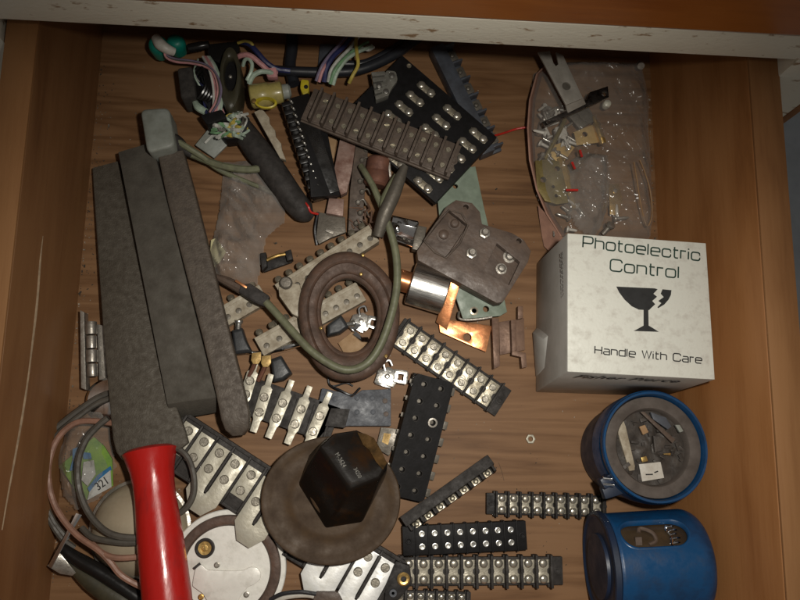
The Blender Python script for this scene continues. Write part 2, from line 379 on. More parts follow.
t = T('wooden_cabinet', 'cabinet front with a chipped white rail and varnished orange wood above the drawer', 'cabinet', (345, 445, 0))
t.M = Matrix.Identity(4); t.I = t.M.inverted()
mb = MB(); mb.box((30, 238, 142.5), (640, 18, 25.5)); t.part('face_rail', mb, 'white', .8)
mb = MB(); mb.box((281, 239.4, -150), (36, 18, 558)); t.part('stile', mb, 'white', .8)
mb = MB(); mb.box((-246, 239.4, -150), (76, 18, 558)); t.part('stile', mb, 'white', .8)
mb = MB(); mb.box((302, 239.6, -150), (6, 19, 558)); t.part('side_edge', mb, 'edge', .3)
mb = MB(); mb.box((30, 236, 204), (640, 17, 92)); t.part('drawer_front', mb, 'orange', 2)
mb = MB(); mb.box((300.5, 460, -110), (8, 420, 630)); t.part('side_panel', mb, 'sidedark', .3)
mb = MB(); mb.box((-280, 460, -110), (8, 420, 630)); t.part('side_panel', mb, 'sidedark', .3)
mb = MB(); mb.box((10, 460, 190), (560, 420, 8)); t.part('shelf', mb, 'sidedark', .3)
mb = MB(); rnd = random.Random(77)
for i in range(1500):
    x, y = rnd.uniform(-183, 222), rnd.uniform(-95, 270)
    if rnd.random() < .35: x = rnd.choice((-184, 223)) + rnd.gauss(0, 5); x = max(-185, min(223, x))
    r = rnd.uniform(.12, .5) * (2.2 if rnd.random() < .05 else 1)
    mb.box((x, y, r * .4), (r * rnd.uniform(1, 3), r, r * .9), rnd.uniform(0, 3.1))
for k in range(16):                          # fine scratches and stray fibres
    x, y, a = rnd.uniform(-170, 215), rnd.uniform(-90, 250), rnd.uniform(0, 3.14); l_ = rnd.uniform(4, 16)
    mb.tube([(x, y, .15), (x + l_ * .5 * math.cos(a) + rnd.uniform(-1, 1), y + l_ * .5 * math.sin(a), .3), (x + l_ * math.cos(a), y + l_ * math.sin(a), .15)], .09, 5, 4)
gr = bpy.data.objects.new('dust_grit', mb.mesh('dust_grit', mat('dust', (.34, .29, .23), (.05, .04, .03), .9, 0, 25, lo=.45, hi=.55), 0)); COL.objects.link(gr)
gr['kind'] = 'stuff'; gr['label'] = 'fine dust and grit scattered over the wooden drawer bottom'; gr['category'] = 'dust'
#OBJECTS

# ------------------------------------------------------------------ white carton
BG = 80.0
t = T('carton', 'small white cardboard carton marked as holding a photoelectric control', 'box', (567, 233, 0))
c = [P(567, 233, BG), P(706, 243, BG), P(715, 380, BG), P(567, 372, BG)]
t.M = Matrix.Translation((0, 0, .3)); t.I = t.M.inverted()
mb = MB(); low = [Vector((p.x * .997 + .5, p.y * .995, 0)) for p in c]
low[3].y = 38.6; low[2].y = 37.6; low[2].x += .6
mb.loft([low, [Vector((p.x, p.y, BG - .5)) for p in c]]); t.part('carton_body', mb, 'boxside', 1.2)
mb = MB(); ins = [p + (sum(c, Vector()) / 4 - p) * .006 for p in c]
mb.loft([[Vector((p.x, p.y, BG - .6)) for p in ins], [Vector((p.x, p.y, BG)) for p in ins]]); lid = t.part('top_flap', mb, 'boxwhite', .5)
mb = MB(); mb.loft([[(133.0, 48, 2), (133.0, 84, 4), (133.0, 74, 34), (133.0, 52, 26)], [(131.8, 50, 2), (129.6, 80, 4), (130.6, 72, 30), (132, 54, 24)]]); t.part('torn_tab', mb, 'boxside', .3)
def text(th, s, pos, size, rot, m, name='lettering', sx=1.0, shear=0., ext=.06, parent=None, bold=0.0, normal=None, space=1.0):
    cu = bpy.data.curves.new('t', 'FONT'); cu.body = s; cu.size = 1; cu.shear = shear; cu.extrude = 0.02; cu.offset = bold
    cu.space_character = space; cu.align_x = 'CENTER'; cu.align_y = 'CENTER'; cu.resolution_u = 4
    tmp = bpy.data.objects.new('t', cu); COL.objects.link(tmp)
    me = bpy.data.meshes.new_from_object(tmp); bpy.data.objects.remove(tmp)
    me.transform(Matrix.Diagonal((size * sx * U, size * U, ext * U / .02, 1)))
    me.materials.clear(); me.materials.append(K[m])
    o = bpy.data.objects.new(name, me); COL.objects.link(o); o.parent = parent or th.empty()
    R = normal if normal is not None else Matrix.Rotation(rot, 4, 'Z')
    o.matrix_local = Matrix.Translation(Vector(pos) * U) @ R
    return o
ra = math.atan2(c[1].y - c[0].y, c[1].x - c[0].x)
def BP(px, py): q = P(px, py, BG); return (q.x, q.y, BG + .06)
GL = {}                                      # wide rounded square lettering drawn as strokes
def arc(cx, cy, r, a0, a1, n=5): return [(cx + r * math.cos(math.radians(a0 + (a1 - a0) * i / n)), cy + r * math.sin(math.radians(a0 + (a1 - a0) * i / n))) for i in range(n + 1)]
def rrect(w, h, r, y=0): return arc(w - r, y + h - r, r, 90, 0) + arc(w - r, y + r, r, 0, -90) + arc(r, y + r, r, 270, 180) + arc(r, y + h - r, r, 180, 90)
xh = .72
def cee(w, h, r): return [(w, h * .74)] + arc(w - r, h - r, r, 0, 90) + arc(r, h - r, r, 90, 180) + arc(r, r, r, 180, 270) + arc(w - r, r, r, 270, 360) + [(w, h * .27)]
GL['o'] = (.84, [rrect(.84, xh, .2) + [(.64, xh)]])
GL['P'] = (.92, [[(0, 0), (0, 1), (.7, 1)] + arc(.7, .78, .22, 90, 0) + arc(.7, .62, .22, 0, -90) + [(0, .40)]])
GL['h'] = (.80, [[(0, 0), (0, 1)], [(0, xh), (.6, xh)] + arc(.6, xh - .2, .2, 90, 0) + [(.8, 0)]])
GL['n'] = (.80, [[(0, 0), (0, xh), (.6, xh)] + arc(.6, xh - .2, .2, 90, 0) + [(.8, 0)]])
GL['t'] = (.48, [[(.12, 1), (.12, .15)] + arc(.27, .15, .15, 180, 270) + [(.48, 0)], [(0, xh), (.48, xh)]])
GL['e'] = (.84, [[(.0, .38), (.84, .38), (.84, xh - .2)] + arc(.64, xh - .2, .2, 0, 90) + arc(.2, xh - .2, .2, 90, 180) + arc(.2, .2, .2, 180, 270) + [(.78, 0)]])
GL['l'] = (.05, [[(0, 0), (0, 1)]]); GL['i'] = (.05, [[(0, 0), (0, xh)], [(0, .88), (0, 1)]])
GL['c'] = (.80, [cee(.80, xh, .2)]); GL['C'] = (1.0, [cee(1.0, 1.0, .24)])
GL['r'] = (.50, [[(0, 0), (0, xh), (.50, xh)]])
GL['H'] = (.92, [[(0, 0), (0, 1)], [(.92, 0), (.92, 1)], [(0, .5), (.92, .5)]])
GL['a'] = (.80, [[(.05, xh), (.62, xh)] + arc(.62, xh - .18, .18, 90, 0) + [(.80, 0), (.15, 0)] + arc(.17, .2, .17, 250, 110) + [(.8, .40)]])
GL['d'] = (.82, [[(.82, 1), (.82, 0), (.2, 0)] + arc(.2, .2, .2, 270, 180) + arc(.2, xh - .2, .2, 180, 90) + [(.82, xh)]])
GL['W'] = (1.25, [[(0, 1), (.32, 0), (.62, 1), (.93, 0), (1.25, 1)]]); GL[' '] = (.42, [])
def stroke_text(th, s_, cpos, capx, width, ang, m, sw):
    tot = sum(GL[c_][0] for c_ in s_) + .24 * (len(s_) - 1); kx = width / tot; mb = MB()
    X = -tot / 2; ca, sa = math.cos(ang), math.sin(ang); lift = 0
    for ch in s_:
        w_, pl = GL[ch]
        for line in pl:
            pts = [Vector(((X + x) * kx, (y - .5) * capx)) for x, y in line]
            q_ = [pts[0]]
            for p in pts[1:]:
                if (p - q_[-1]).length > .02: q_.append(p)
            lf, rt = [], []
            for i, p in enumerate(q_):
                d0 = (p - q_[i - 1]).normalized() if i else None; d1 = (q_[i + 1] - p).normalized() if i < len(q_) - 1 else None
                d0 = d0 or d1; d1 = d1 or d0; n0 = Vector((-d0.y, d0.x)); n1 = Vector((-d1.y, d1.x)); nn = (n0 + n1).normalized(); mm_ = sw / 2 / max(.5, nn.dot(n0))
                lf.append(p + nn * mm_); rt.append(p - nn * mm_)
            tr = lambda v: Vector((cpos[0] + v.x * ca - v.y * sa, cpos[1] + v.x * sa + v.y * ca, cpos[2] + lift))
            V = [(mb.v(tr(a)), mb.v(tr(b))) for a, b in zip(lf, rt)]
            for (a, b), (c_, d) in zip(V, V[1:]): mb.b.faces.new((a, b, d, c_))
            lift = .02 - lift
        X += w_ + .24
    for f in mb.b.faces: f.normal_update()
    me = mb.mesh('lettering', m); o = th.part('lettering', me); return o
stroke_text(t, 'Photoelectric', BP(641.5, 248.7), 7.0, 74.5, ra - .045, 'greenink', .95)
stroke_text(t, 'Control', BP(644.5, 268.8), 7.3, 43.5, ra - .04, 'greenink', .95)
stroke_text(t, 'Handle With Care', BP(648.3, 354.8), 4.6, 66.5, ra - .03, 'ink', .72)
o8 = (520, 220); z8 = 220 / 733.0
def gp(l): return [P(o8[0] + x * z8, o8[1] + y * z8, BG) for x, y in l]
mb = MB()
bowl = [(320, 222), (448, 228), (458, 231), (444, 246), (456, 256), (440, 270), (450, 281), (438, 292), (430, 300), (427, 301), (428, 352), (445, 362), (462, 373), (378, 370), (395, 361), (411, 352), (411, 300), (395, 299), (372, 288), (348, 266), (330, 242)]
sh = [(474, 231), (504, 234), (502, 250), (494, 266), (480, 282), (460, 294), (457, 291), (470, 277), (460, 270), (478, 257), (468, 246)]
for l in (bowl, sh):
    q = gp(l)
    mb.plate([(p.x, p.y) for p in q], [], BG - .1, BG + .04)
t.part('broken_glass_symbol', mb, 'ink')
# front face lettering (brand line) and faint small print on the left face
fd = (c[2] - c[3]); fd.z = 0; fd.normalize()
upf = Vector((0, 6.6, 79.5)).normalized(); Rf = Matrix((fd, upf, fd.cross(upf))).transposed().to_4x4()
mid = (c[3] + c[2]) / 2
text(t, 'Fisher Pierce', (mid.x - 6, mid.y - 1.15, BG - 9.5), 12.5, 0, 'ink', sx=.95, shear=.35, normal=Rf, bold=.01, space=1.05)
mb = MB()
for k in range(3):
    y = 122.0
    while y > 62 + k * 9:
        w = random.uniform(1.2, 4); mb.box((133.25, y - w / 2, BG - 8.5 - 2.6 * k), (.3, w, 1.0)); y -= w + .9
t.part('small_print', mb, 'greyink')

# ------------------------------------------------------------------ blue cups
t = T('photocell_cup', 'upright round blue cup holding dark debris and a white tag, before the white carton', 'cup', (623, 452, 0))
top = t.L(656, 446.5, 50)
mb = MB(); ax = (top / top.length)
h = top.length
mb.lathe([(29.5, 0), (31, 3), (32, h * .5), (33, h - 8), (34.6, h - 5), (35.3, h - 1.5), (34.9, h), (33.6, h), (33.0, h - 1.5), (32.5, h - 7), (32, h - 10), (0.5, h - 10.2)], ax=ax, n=80)
t.part('cup_shell', mb, 'blue', 0)
e = Vector(ax)
mb = MB(); mb.lathe([(29.8, 0.0), (30.8, 8), (31.6, h * .5), (32.6, h - 12), (32.6, h - 11), (33.2, h - 9)], o=(-.9, 0, -.05), ax=ax, n=64, caps=(True, False)); t.part('skirt', mb, 'bluedark')
mb = MB(); mb.lathe([(32.2, h - 9.8), (32.0, h - 3.4), (30.5, h - 3.0), (25.0, h - 4.2), (24.0, h - 5.5), (23.4, h - 9.8)], ax=ax, n=64, caps=(False, False)); t.part('liner', mb, 'cupgrey')
mb = MB(); n = 40
vs = []
for j in range(0, 11):
    rr = 24 * j / 10
    vs.append([Vector((rr * math.cos(2 * math.pi * i / n), rr * math.sin(2 * math.pi * i / n), 0)) for i in range(n)])
q = ax.to_track_quat('Z', 'Y')
def cupz(p): return 2.0 * noise.fractal(p * .16, 1, 2, 4)
rings = [[q @ (p + Vector((0, 0, h - 8.4 + cupz(p)))) for p in r] for r in vs[1:]]
mb.loft(rings, caps=(True, False)); t.part('compound', mb, 'cuppot', smooth=70)
def cuppiece(name, pts, th, m, lab=None, z=45.5):
    b = MB(); b.slab([t.L(x, y, z) for x, y in pts], th); return t.part(name, b, m, .25, label=lab)
k5 = 140 / 764.0
cc = lambda l: [(580 + x * k5, 390 + y * k5) for x, y in l]
w_ = cuppiece('label_strip', cc([(238, 168), (250, 200), (300, 415), (298, 438), (270, 442), (210, 240), (208, 215)]), 3.2, 'ceramic', 'narrow off white strip')
cuppiece('paper_tag', cc([(322, 405), (440, 392), (460, 480), (340, 500)]), 1.2, 'cwhite', 'square white tag', 46.5)
b = MB(); b.slab([t.L(x, y, 46.9) for x, y in cc([(358, 458), (398, 457), (398, 464), (360, 465)])], .3); b.slab([t.L(x, y, 46.9) for x, y in cc([(405, 448), (425, 440), (428, 446), (408, 454)])], .3); t.part('tag_mark', b, 'ink')
cuppiece('tan_chip', cc([(325, 200), (355, 190), (375, 230), (345, 245)]), 2, 'tan')
cuppiece('brass_clip', cc([(335, 368), (362, 360), (372, 388), (340, 395)]), 2, 'brass')
cuppiece('brass_clip', cc([(455, 348), (495, 343), (495, 357), (460, 352)]), 1.5, 'brass')
cuppiece('grey_plate', cc([(385, 120), (470, 150), (500, 200), (480, 215), (400, 160)]), 2.4, 'bluegrey')
cuppiece('grey_plate', cc([(520, 190), (545, 190), (565, 225), (545, 232)]), 2.4, 'greyplastic')
cuppiece('grey_plate', cc([(330, 120), (350, 118), (520, 270), (505, 290)]), 2.0, 'brown')
cuppiece('grey_plate', cc([(400, 250), (470, 262), (455, 330), (410, 340)]), 2.4, 'cuppot')
rnd = random.Random(4)
b = MB()
for i in range(46):
    a = rnd.uniform(0, 6.28); r = 22 * math.sqrt(rnd.random()); p = q @ Vector((r * math.cos(a), r * math.sin(a), h - 7.6))
    b.box(p, (rnd.uniform(1.5, 6), rnd.uniform(.8, 3), rnd.uniform(1, 2.6)), rnd.uniform(0, 3.1), Matrix.Rotation(rnd.uniform(-.5, .5), 4, 'X'))
t.part('rubble', b, 'cuppot', .2, kind='stuff')
# latch lugs low left
b = MB(); b.box(t.L(606, 481, 42), (9, 7, 10), .5); b.box(t.L(612, 490, 38), (14, 8, 7), .3); lt = t.part('latch', b, 'bluedark', 1.2)
b = MB(); b.cyl(t.L(603, 478, 47), t.L(612, 479, 48), 1.3); b.cyl(t.L(603, 484, 46), t.L(614, 485, 47), 1.2); t.part('latch_pin', b, 'chrome', parent=lt)
b = MB(); b.lathe([(33, h - 26), (35.6, h - 24), (36.4, h - 12), (36.2, h - 7), (34, h - 5)], o=(2.6, .6, 0), ax=ax, n=64, caps=(False, False)); t.part('outer_collar', b, 'blue')

t = T('photocell_cup', 'blue plastic cup lying on its side, with an oval window in its wall', 'cup', (604, 566, 33), (699, 562, 33.5))
R = 33.5; Lc = t.len
rows, cols = 100, 180
mb = MB()
def prof(u):                                  # radius along the axis
    x = u * Lc
    r = R - 1.2 * (1 - u)
    if x > Lc - 11: q_ = (x - (Lc - 11)) / 11; r -= 11 * (1 - math.sqrt(max(0, 1 - q_ * q_)))
    if x < 2.5: r -= 1.0 * (1 - x / 2.5)
    return r
wa, wb, wx, wr = .62, .40, .0, 0
def inwin(x, s_):                             # s_ = arc length from the window's middle line
    cx0, cx1, hr = 14.5, 36.5, 10.4
    if x < cx0: d = math.hypot(x - cx0, s_)
    elif x > cx1: d = math.hypot(x - cx1, s_)
    else: d = abs(s_)
    return d - hr
awin = math.radians(47)
grid = [[None] * cols for _ in range(rows + 1)]
for i in range(rows + 1):
    u = i / rows
    for j in range(cols):
        a = 2 * math.pi * j / cols; r = prof(u)
        grid[i][j] = (u * Lc, r * math.cos(a), r * math.sin(a))
vv = [[mb.b.verts.new(p) for p in row] for row in grid]
for i in range(rows):
    for j in range(cols):
        xm = (i + .5) / rows * Lc; am = 2 * math.pi * (j + .5) / cols
        dd = (am - awin + math.pi) % (2 * math.pi) - math.pi
        if inwin(xm, dd * R) < 0: continue
        jj = (j + 1) % cols; mb.b.faces.new((vv[i][j], vv[i][jj], vv[i + 1][jj], vv[i + 1][j]))
t.part('cup_shell', mb, 'blue', smooth=60)
fr = []
for k in range(48):
    a = 2 * math.pi * k / 48; x = 25.5 + (11 if math.cos(a) > 0 else -11) * (1 if abs(math.cos(a)) > 1e-6 else 0) + 10.4 * math.cos(a); s_ = 10.4 * math.sin(a)
    an = awin + s_ / R; fr.append((x, an))
mb = MB(); rings = []
for x, an in fr:
    c0 = Vector((x, 0, 0)); nrm = Vector((0, math.cos(an), math.sin(an)))
    rr = prof(x / Lc); outv = Vector((x - 32.5, 0, 0)); 
    tang = Vector((0, -math.sin(an), math.cos(an))) * ((an - awin) * R) + Vector((x - max(14.5, min(36.5, x)), 0, 0)); tang.normalize()
    rings.append([c0 + nrm * (rr + dz) + tang * dx for dx, dz in ((-.7, .1), (.0, .55), (1.0, .05), (1.0, -.6), (-.1, -3.0), (-.7, -3.0))])
mb.loft(rings, ringclose=True, caps=(False, False)); t.part('window_frame', mb, 'blue', smooth=60)
mb = MB(); mb.cyl((4, 0, 0), (Lc - 14, 0, 0), R - 4.5, n=64); t.part('window_lens', mb, 'glass', smooth=50)
def onlens(x, s_, dz=.4):
    x -= 9; an = awin + s_ / R; return Vector((x, (R - 4.5 + dz) * math.cos(an), (R - 4.5 + dz) * math.sin(an)))
mb = MB()
for k in range(5): mb.tube([onlens(44 + 1.2 * math.sin(k), -7 + 3.4 * k, .6), onlens(47, -6 + 3.2 * k, 2.0), onlens(49.5 + (k % 2), -7.5 + 3.4 * k, .4)], .55, 6)
mb.tube([onlens(45, -8), onlens(43.5, -3, 1.4), onlens(45.2, 2, .9), onlens(44.0, 8, 1.2)], .8, 6); t.part('bright_wire', mb, 'chrome')
mb = MB(); mb.tube([onlens(26, -3), onlens(28, -6, 1.2), onlens(34, -2, 1.2), onlens(35, 4), onlens(30, 7)], 1.3, 8); mb.box(onlens(24, 4, .4), (4, 5, 2)); t.part('inner_element', mb, 'brown')
mb = MB(); mb.lathe([(R - 1.6, 0), (R + .4, .4), (R + .6, 3.6), (R - 1.2, 5)], o=(-4, 0, 0), ax=(1, 0, 0), n=80, caps=(False, False))
mb.lathe([(.5, -.4), (20, -.4), (20.5, 1.5), (R - 3, 1.2), (R - 1.6, 0)], o=(-4, 0, 0), ax=(1, 0, 0), n=80, caps=(True, False)); t.part('base_flange', mb, 'bluedark')
mb = MB(); mb.box((Lc * .42, -R * math.sin(math.radians(38)) - .2, R * math.cos(math.radians(38)) + .2), (Lc * .7, 2.2, 2.2), 0, Matrix.Rotation(math.radians(38), 4, 'X')); t.part('seam_rib', mb, 'blue', .7)

# ------------------------------------------------------------------ files and bars on the left
def bar(name, label, cat, tl, tr, br, bl, th, m, bev, crown=0.0):
    t = T(name, label, cat, (sum(p[0] for p in (tl, tr, br, bl)) / 4, sum(p[1] for p in (tl, tr, br, bl)) / 4, max(0, min(bl[2], tl[2]) - th)))
    mb = MB(); a, b, c_, d = t.LL([tl, tr, br, bl]); n = 14; rings = []
    for i in range(n + 1):
        u = i / n; l = a.lerp(d, u); r = b.lerp(c_, u); md = (l + r) / 2 + Vector((0, 0, crown))
        wob = Vector((noise.noise(Vector((u * 3, th, 0))) * .5, 0, 0))
        ring = [l - Vector((0, 0, th)), r - Vector((0, 0, th)), r + wob, (r * .6 + md * .4) + Vector((0, 0, crown * .4)), (l * .6 + md * .4) + Vector((0, 0, crown * .4)), l + wob]
        rings.append(ring)
    mb.loft(rings); return t, mb
t = T('hand_file', 'long flat worn file with a round red plastic handle, leftmost of the long tools', 'file', (150, 452, 27))
mb = MB(); pl = [(92, 168, 7), (118, 160, 7)]
Ls = [(92, 168, 8), (94, 200, 9.5), (98, 260, 13), (103, 330, 18), (109, 400, 23), (113, 440, 26), (116, 452, 26.5), (122, 460, 26.5)]
Rs = [(118, 161, 8), (128, 200, 9.5), (143, 260, 13), (158, 330, 18), (174, 400, 23), (185, 432, 26), (188, 443, 26.5), (180, 449, 26.5)]
rings = []
for l, r in zip(t.LL(Ls), t.LL(Rs)):
    th = 5.5; rings.append([l - Vector((0, 0, th)), r - Vector((0, 0, th)), r - Vector((.0, 0, .6)), r.lerp(l, .03), l.lerp(r, .03), l - Vector((0, 0, .6))])
mb.loft(rings); t.part('blade', mb, 'filegrey', .5)
h0 = t.L(150, 452, 25); h1 = t.L(172, 640, 36); d = h1 - h0; Lh = d.length
mb = MB(); mb.lathe([(8.19, -3.0), (14.11, -2.4), (17.2, -.4), (16.02, 2.5), (15.11, 6), (13.65, 12), (12.74, 20), (12.65, 28), (13.29, 40), (14.01, 54), (14.47, 70), (14.74, 88), (14.20, 104), (12.74, 112), (8.19, 117), (0.91, 119)], o=h0, ax=d, n=56)
t.part('handle', mb, 'red', smooth=60)

t = T('sharpening_stone', 'long square ended grey stone bar between the red handled file and the brown bar', 'sharpening stone', (165, 300, 8))
mb = MB(); a, b, c_, d = t.LL([(118, 152, 22), (152, 142, 22), (216, 397, 27), (167, 404, 27)])
mb.loft([[a - Vector((0, 0, 13)), b - Vector((0, 0, 13)), b, a], [d - Vector((0, 0, 16)) + Vector((2, 1, 0)), c_ - Vector((0, 0, 16)) + Vector((0, 1, 0)), c_, d], [t.L(172, 421, 9), t.L(216, 413, 9), t.L(216, 412, 15), t.L(171, 419, 15)]])
t.solo(mb, 'stone', .7)
t = T('round_ended_bar', 'brown oxidised steel bar with a blunt rounded end, rightmost of the long tools', 'file', (205, 300, 8))
rings = []
for l, r in zip(t.LL([(158, 156, 25), (167, 200, 26), (185, 270, 28), (203, 340, 30), (216, 395, 31), (221, 420, 31), (225, 430, 30), (232, 436, 27)]), t.LL([(183, 150, 24), (194, 190, 25), (209, 250, 27), (226, 320, 29), (241, 378, 31), (249, 412, 31), (249, 427, 30), (243, 435, 27)])):
    w = (r - l); n_ = []
    for k in range(15):
        a = math.pi * k / 14; n_.append((l + r) / 2 - w * .5 * (abs(math.cos(a)) ** .45 * (1 if math.cos(a) > 0 else -1)) + Vector((0, 0, 2.0 * max(0, math.sin(a)) ** .35 - 2.0)))
    rings.append([l - Vector((0, 0, 9))] + n_ + [r - Vector((0, 0, 9))])
mb = MB(); mb.loft(rings); t.solo(mb, 'barbrown', 0, smooth=50)

# grey cap plug and its two green leads
t = T('plug_cap', 'light grey rounded rectangular plug cap above the long dark bars', 'plug', (160, 133, 0))
mb = MB(); a = t.LL([(140, 109, 34), (169, 107, 34), (175, 146, 36), (147, 153, 36)])
def rr(q, r, n=5):
    out = []
    for i, p in enumerate(q):
        u = (q[i - 1] - p).normalized(); v = (q[(i + 1) % len(q)] - p).normalized()
        for k in range(n + 1): s = k / n; A = p + u * r; B = p + v * r; out.append((A * (1 - s) ** 2 + p * 2 * s * (1 - s) + B * s * s))
    return out
def cushion(mb, q, depth, r=4, ed=1.8):
    c0 = sum(q, Vector()) / len(q); o_ = rr(q, r)
    ins = lambda f, z: [p + (c0 - p).normalized() * f + Vector((0, 0, z)) for p in o_]
    mb.loft([ins(0, -depth), ins(0, -ed), ins(ed * .3, -ed * .3), ins(ed, 0), ins(ed * 2.6, .25)])
cushion(mb, a, 22, 4.5, 1.8); t.part('cap', mb, 'greyplastic', smooth=50)
mb = MB(); mb.tube(t.LL([(163, 140, 24), (176, 144, 22), (184, 149, 20), (192, 155, 18)]), [7.5, 6.5, 4, 2.6], 12); t.part('strain_relief', mb, 'charcoal')
mb = MB(); mb.tube(t.LL([(184, 151, 19), (196, 156, 18), (219, 165, 18), (240, 169, 18), (256, 169, 17), (266, 166, 14)]), 2.6, 10); t.part('lead', mb, 'greenwire')
mb = MB(); mb.tube(t.LL([(172, 138, 26), (190, 149, 24), (204, 158, 20), (217, 168, 14), (230, 175, 12), (250, 183, 11), (275, 193, 9), (292, 200, 8)]), [2.2, 2.2, 1.9, 1.6, 1.6], 10); t.part('lead', mb, 'greenwire')

# ------------------------------------------------------------------ terminal strips
def barrier_strip(name, label, A, B, wpx, n, h, body, plate, sk, sr, shh, group='barrier terminal strips', end=(.5, .5), tabs=1.2, roll=0, wall=1.1, rib=False, sp=.25, ledge=0.0, platew=.62, plated=True, zz=None, pitch=None, base=.45, pl=.82, screwmat=None):
    t = T(name, label, 'terminal strip', A, B, roll=roll, group=group)
    z = (A[2] + B[2]) / 2; w = mmp(wpx, z); L = t.len; p = L / (n + sum(end)); x0 = p * end[0]
    mb = MB(); zb = -h
    mb.box((L / 2, 0, zb + h * base / 2), (L, w, h * base))
    if ledge: mb.box((L / 2, -w / 2 - ledge / 2 + .2, zb + h * .12), (L, ledge, h * .24)); mb.box((L / 2, w / 2 + ledge / 2 - .2, zb + h * .12), (L, ledge, h * .24))
    for i in range(n + 1):
        mb.box((x0 + p * i, 0, zb + h * .5), (wall, w + 2 * tabs, h * (1.0 if True else .9)))
        if tabs > .5:
            for s_ in (-1, 1): mb.box((x0 + p * i, s_ * (w / 2 + tabs * .2), zb + h * .25), (wall * 2.1, tabs * 1.5, h * .5))
    if rib: mb.box((L / 2, 0, zb + h * .42), (L - 2, 1.0, h * .5))
    for xe in (p * end[0] * .45, L - p * end[1] * .45):
        if min(end) > .3: mb.lathe([(w * .12, 0), (w * .12, .7), (w * .07, .7), (w * .065, .1)], o=(xe, 0, zb + h * base), n=14)
    t.part('strip_body', mb, body, .35)
    me = scr(sk, sr, shh, screwmat or plate)
    if plated:
        pm = MB(); pw = (p - wall) * platew * 1.0; q = w * pl / 2; m_ = pw / 2
        pm.prism([(-m_, -q), (m_, -q), (m_, -q * .30), (m_ * .72, -q * .14), (m_ * .72, q * .14), (m_, q * .30), (m_, q), (-m_, q), (-m_, q * .30), (-m_ * .72, q * .14), (-m_ * .72, -q * .14), (-m_, -q * .30)], 0, .6)
        pme = pm.mesh('contact_plate', plate, .15)
    for i in range(n):
        x = x0 + p * (i + .5); zt = zb + h * base
        if plated: t.part('contact_plate', pme, at=(x + random.uniform(-.15, .15), 0, zt - .1), rz=random.uniform(-.03, .03))
        for s_ in (-1, 1): t.part('screw', me, at=(x + random.uniform(-.1, .1), s_ * w * sp, zt + (.45 if plated else 0)), rz=random.uniform(0, 3.1))
    return t, p, w
barrier_strip('terminal_strip', 'dusty brown strip with eleven deep slots, lying over the dark wide plate', (307, 99, 38), (457, 158, 38), 37, 11, 12, 'browngrey', 'browngrey', 'slot', 2.0, 1.2, tabs=.2, wall=1.8, ledge=1.4, rib=False, end=(.7, .35), pl=.9, base=.38, platew=.9, screwmat='nickel')
barrier_strip('terminal_strip', 'dark barrier strip with eight silver contacts, slanting left of the white carton', (397, 329, 10), (505, 403, 10), 31, 8, 9.5, 'charcoal', 'nickel', 'slot', 2.5, 1.3, tabs=.9, wall=1.2, end=(.35, .75), platew=.95, sp=.23, screwmat='screwdark')
barrier_strip('terminal_strip', 'short dark barrier strip of bright screws, pointing at the two blue cups', (488, 504, 11), (609, 507, 11), 20, 9, 9, 'blackrough', 'contact', 'dome', 2.5, 1.9, screwmat='screwbright', tabs=1.5, wall=1.4, end=(.75, .4), platew=.95, sp=.27)
barrier_strip('terminal_strip', 'long dark barrier strip with ten bright contacts near the bottom edge', (396, 573, 11), (565, 572, 11), 26, 10, 9.5, 'charcoal', 'contact', 'dome', 2.9, 2.1, screwmat='screwbright', tabs=1.5, wall=1.7, end=(.35, .85), platew=.95, sp=.28)
barrier_strip('terminal_strip', 'dark barrier strip cut by the bottom edge of the picture', (392, 603, 11), (472, 605, 11), 20, 7, 9, 'charcoal', 'contact', 'dome', 2.0, 1.5, screwmat='screwbright', tabs=1.2, wall=1.4, end=(.3, .4), platew=.75, sp=.27)
barrier_strip('terminal_strip', 'slim black strip with eight pairs of silver ringed holes', (403, 541.5, 12), (527, 535.5, 12), 27, 8, 9, 'black', 'black', 'ring', 2.0, 1.0, tabs=.7, wall=1.0, end=(1.0, .75), plated=False, base=.86, sp=.22, screwmat='shiny')

# wide dark plate with a grid of shiny screw pairs
t = T('terminal_plate', 'wide black plate with slanting rows of shiny paired screws, partly under the brown slotted strip', 'terminal block', (402, 55, 22), (497, 137, 22), group='flat black terminal blocks')
L = t.len; w = mmp(99, 22)
mb = MB(); mb.box((L / 2, -w / 2, -3.5), (L, w, 7))
g0 = t.L(426, 89.5, 22); gc = t.L(452, 112.5, 22) - g0; gr = t.L(415, 99, 22) - g0
mb2 = []
for c_ in range(3):
    for r in range(6):
        p_ = g0 + gc * c_ + gr * r
        if -w - 1 < p_.y < -2: mb2.append(p_)
t.part('plate_body', mb, 'black', .5)
a_ = math.atan2(*(t.L(432, 94, 22) - t.L(421, 85, 22)).yx)
cl = MB(); cl.prism([(-7.5, -1.6), (-6, -2.6), (6, -2.6), (7.5, -1.6), (7.5, 1.6), (6, 2.6), (-6, 2.6), (-7.5, 1.6)], -.1, .7); cme = cl.mesh('contact_plate', 'nickel', .2); sme = scr('dome', 3.0, 2.3, 'screwbright')
for p_ in mb2:
    t.part('contact_plate', cme, at=(p_.x, p_.y, 0), rz=a_)
    for s_ in (-1, 1): t.part('screw', sme, at=(p_.x + s_ * 4.3 * math.cos(a_), p_.y + s_ * 4.3 * math.sin(a_), .5), rz=random.random() * 3)
mb = MB(); q = t.L(409, 66, 22); mb.lathe([(1.7, 0), (1.7, .5), (1.0, .5), (1, .1)], o=(q.x, q.y, 0), n=16); t.part('eyelet', mb, 'nickel')

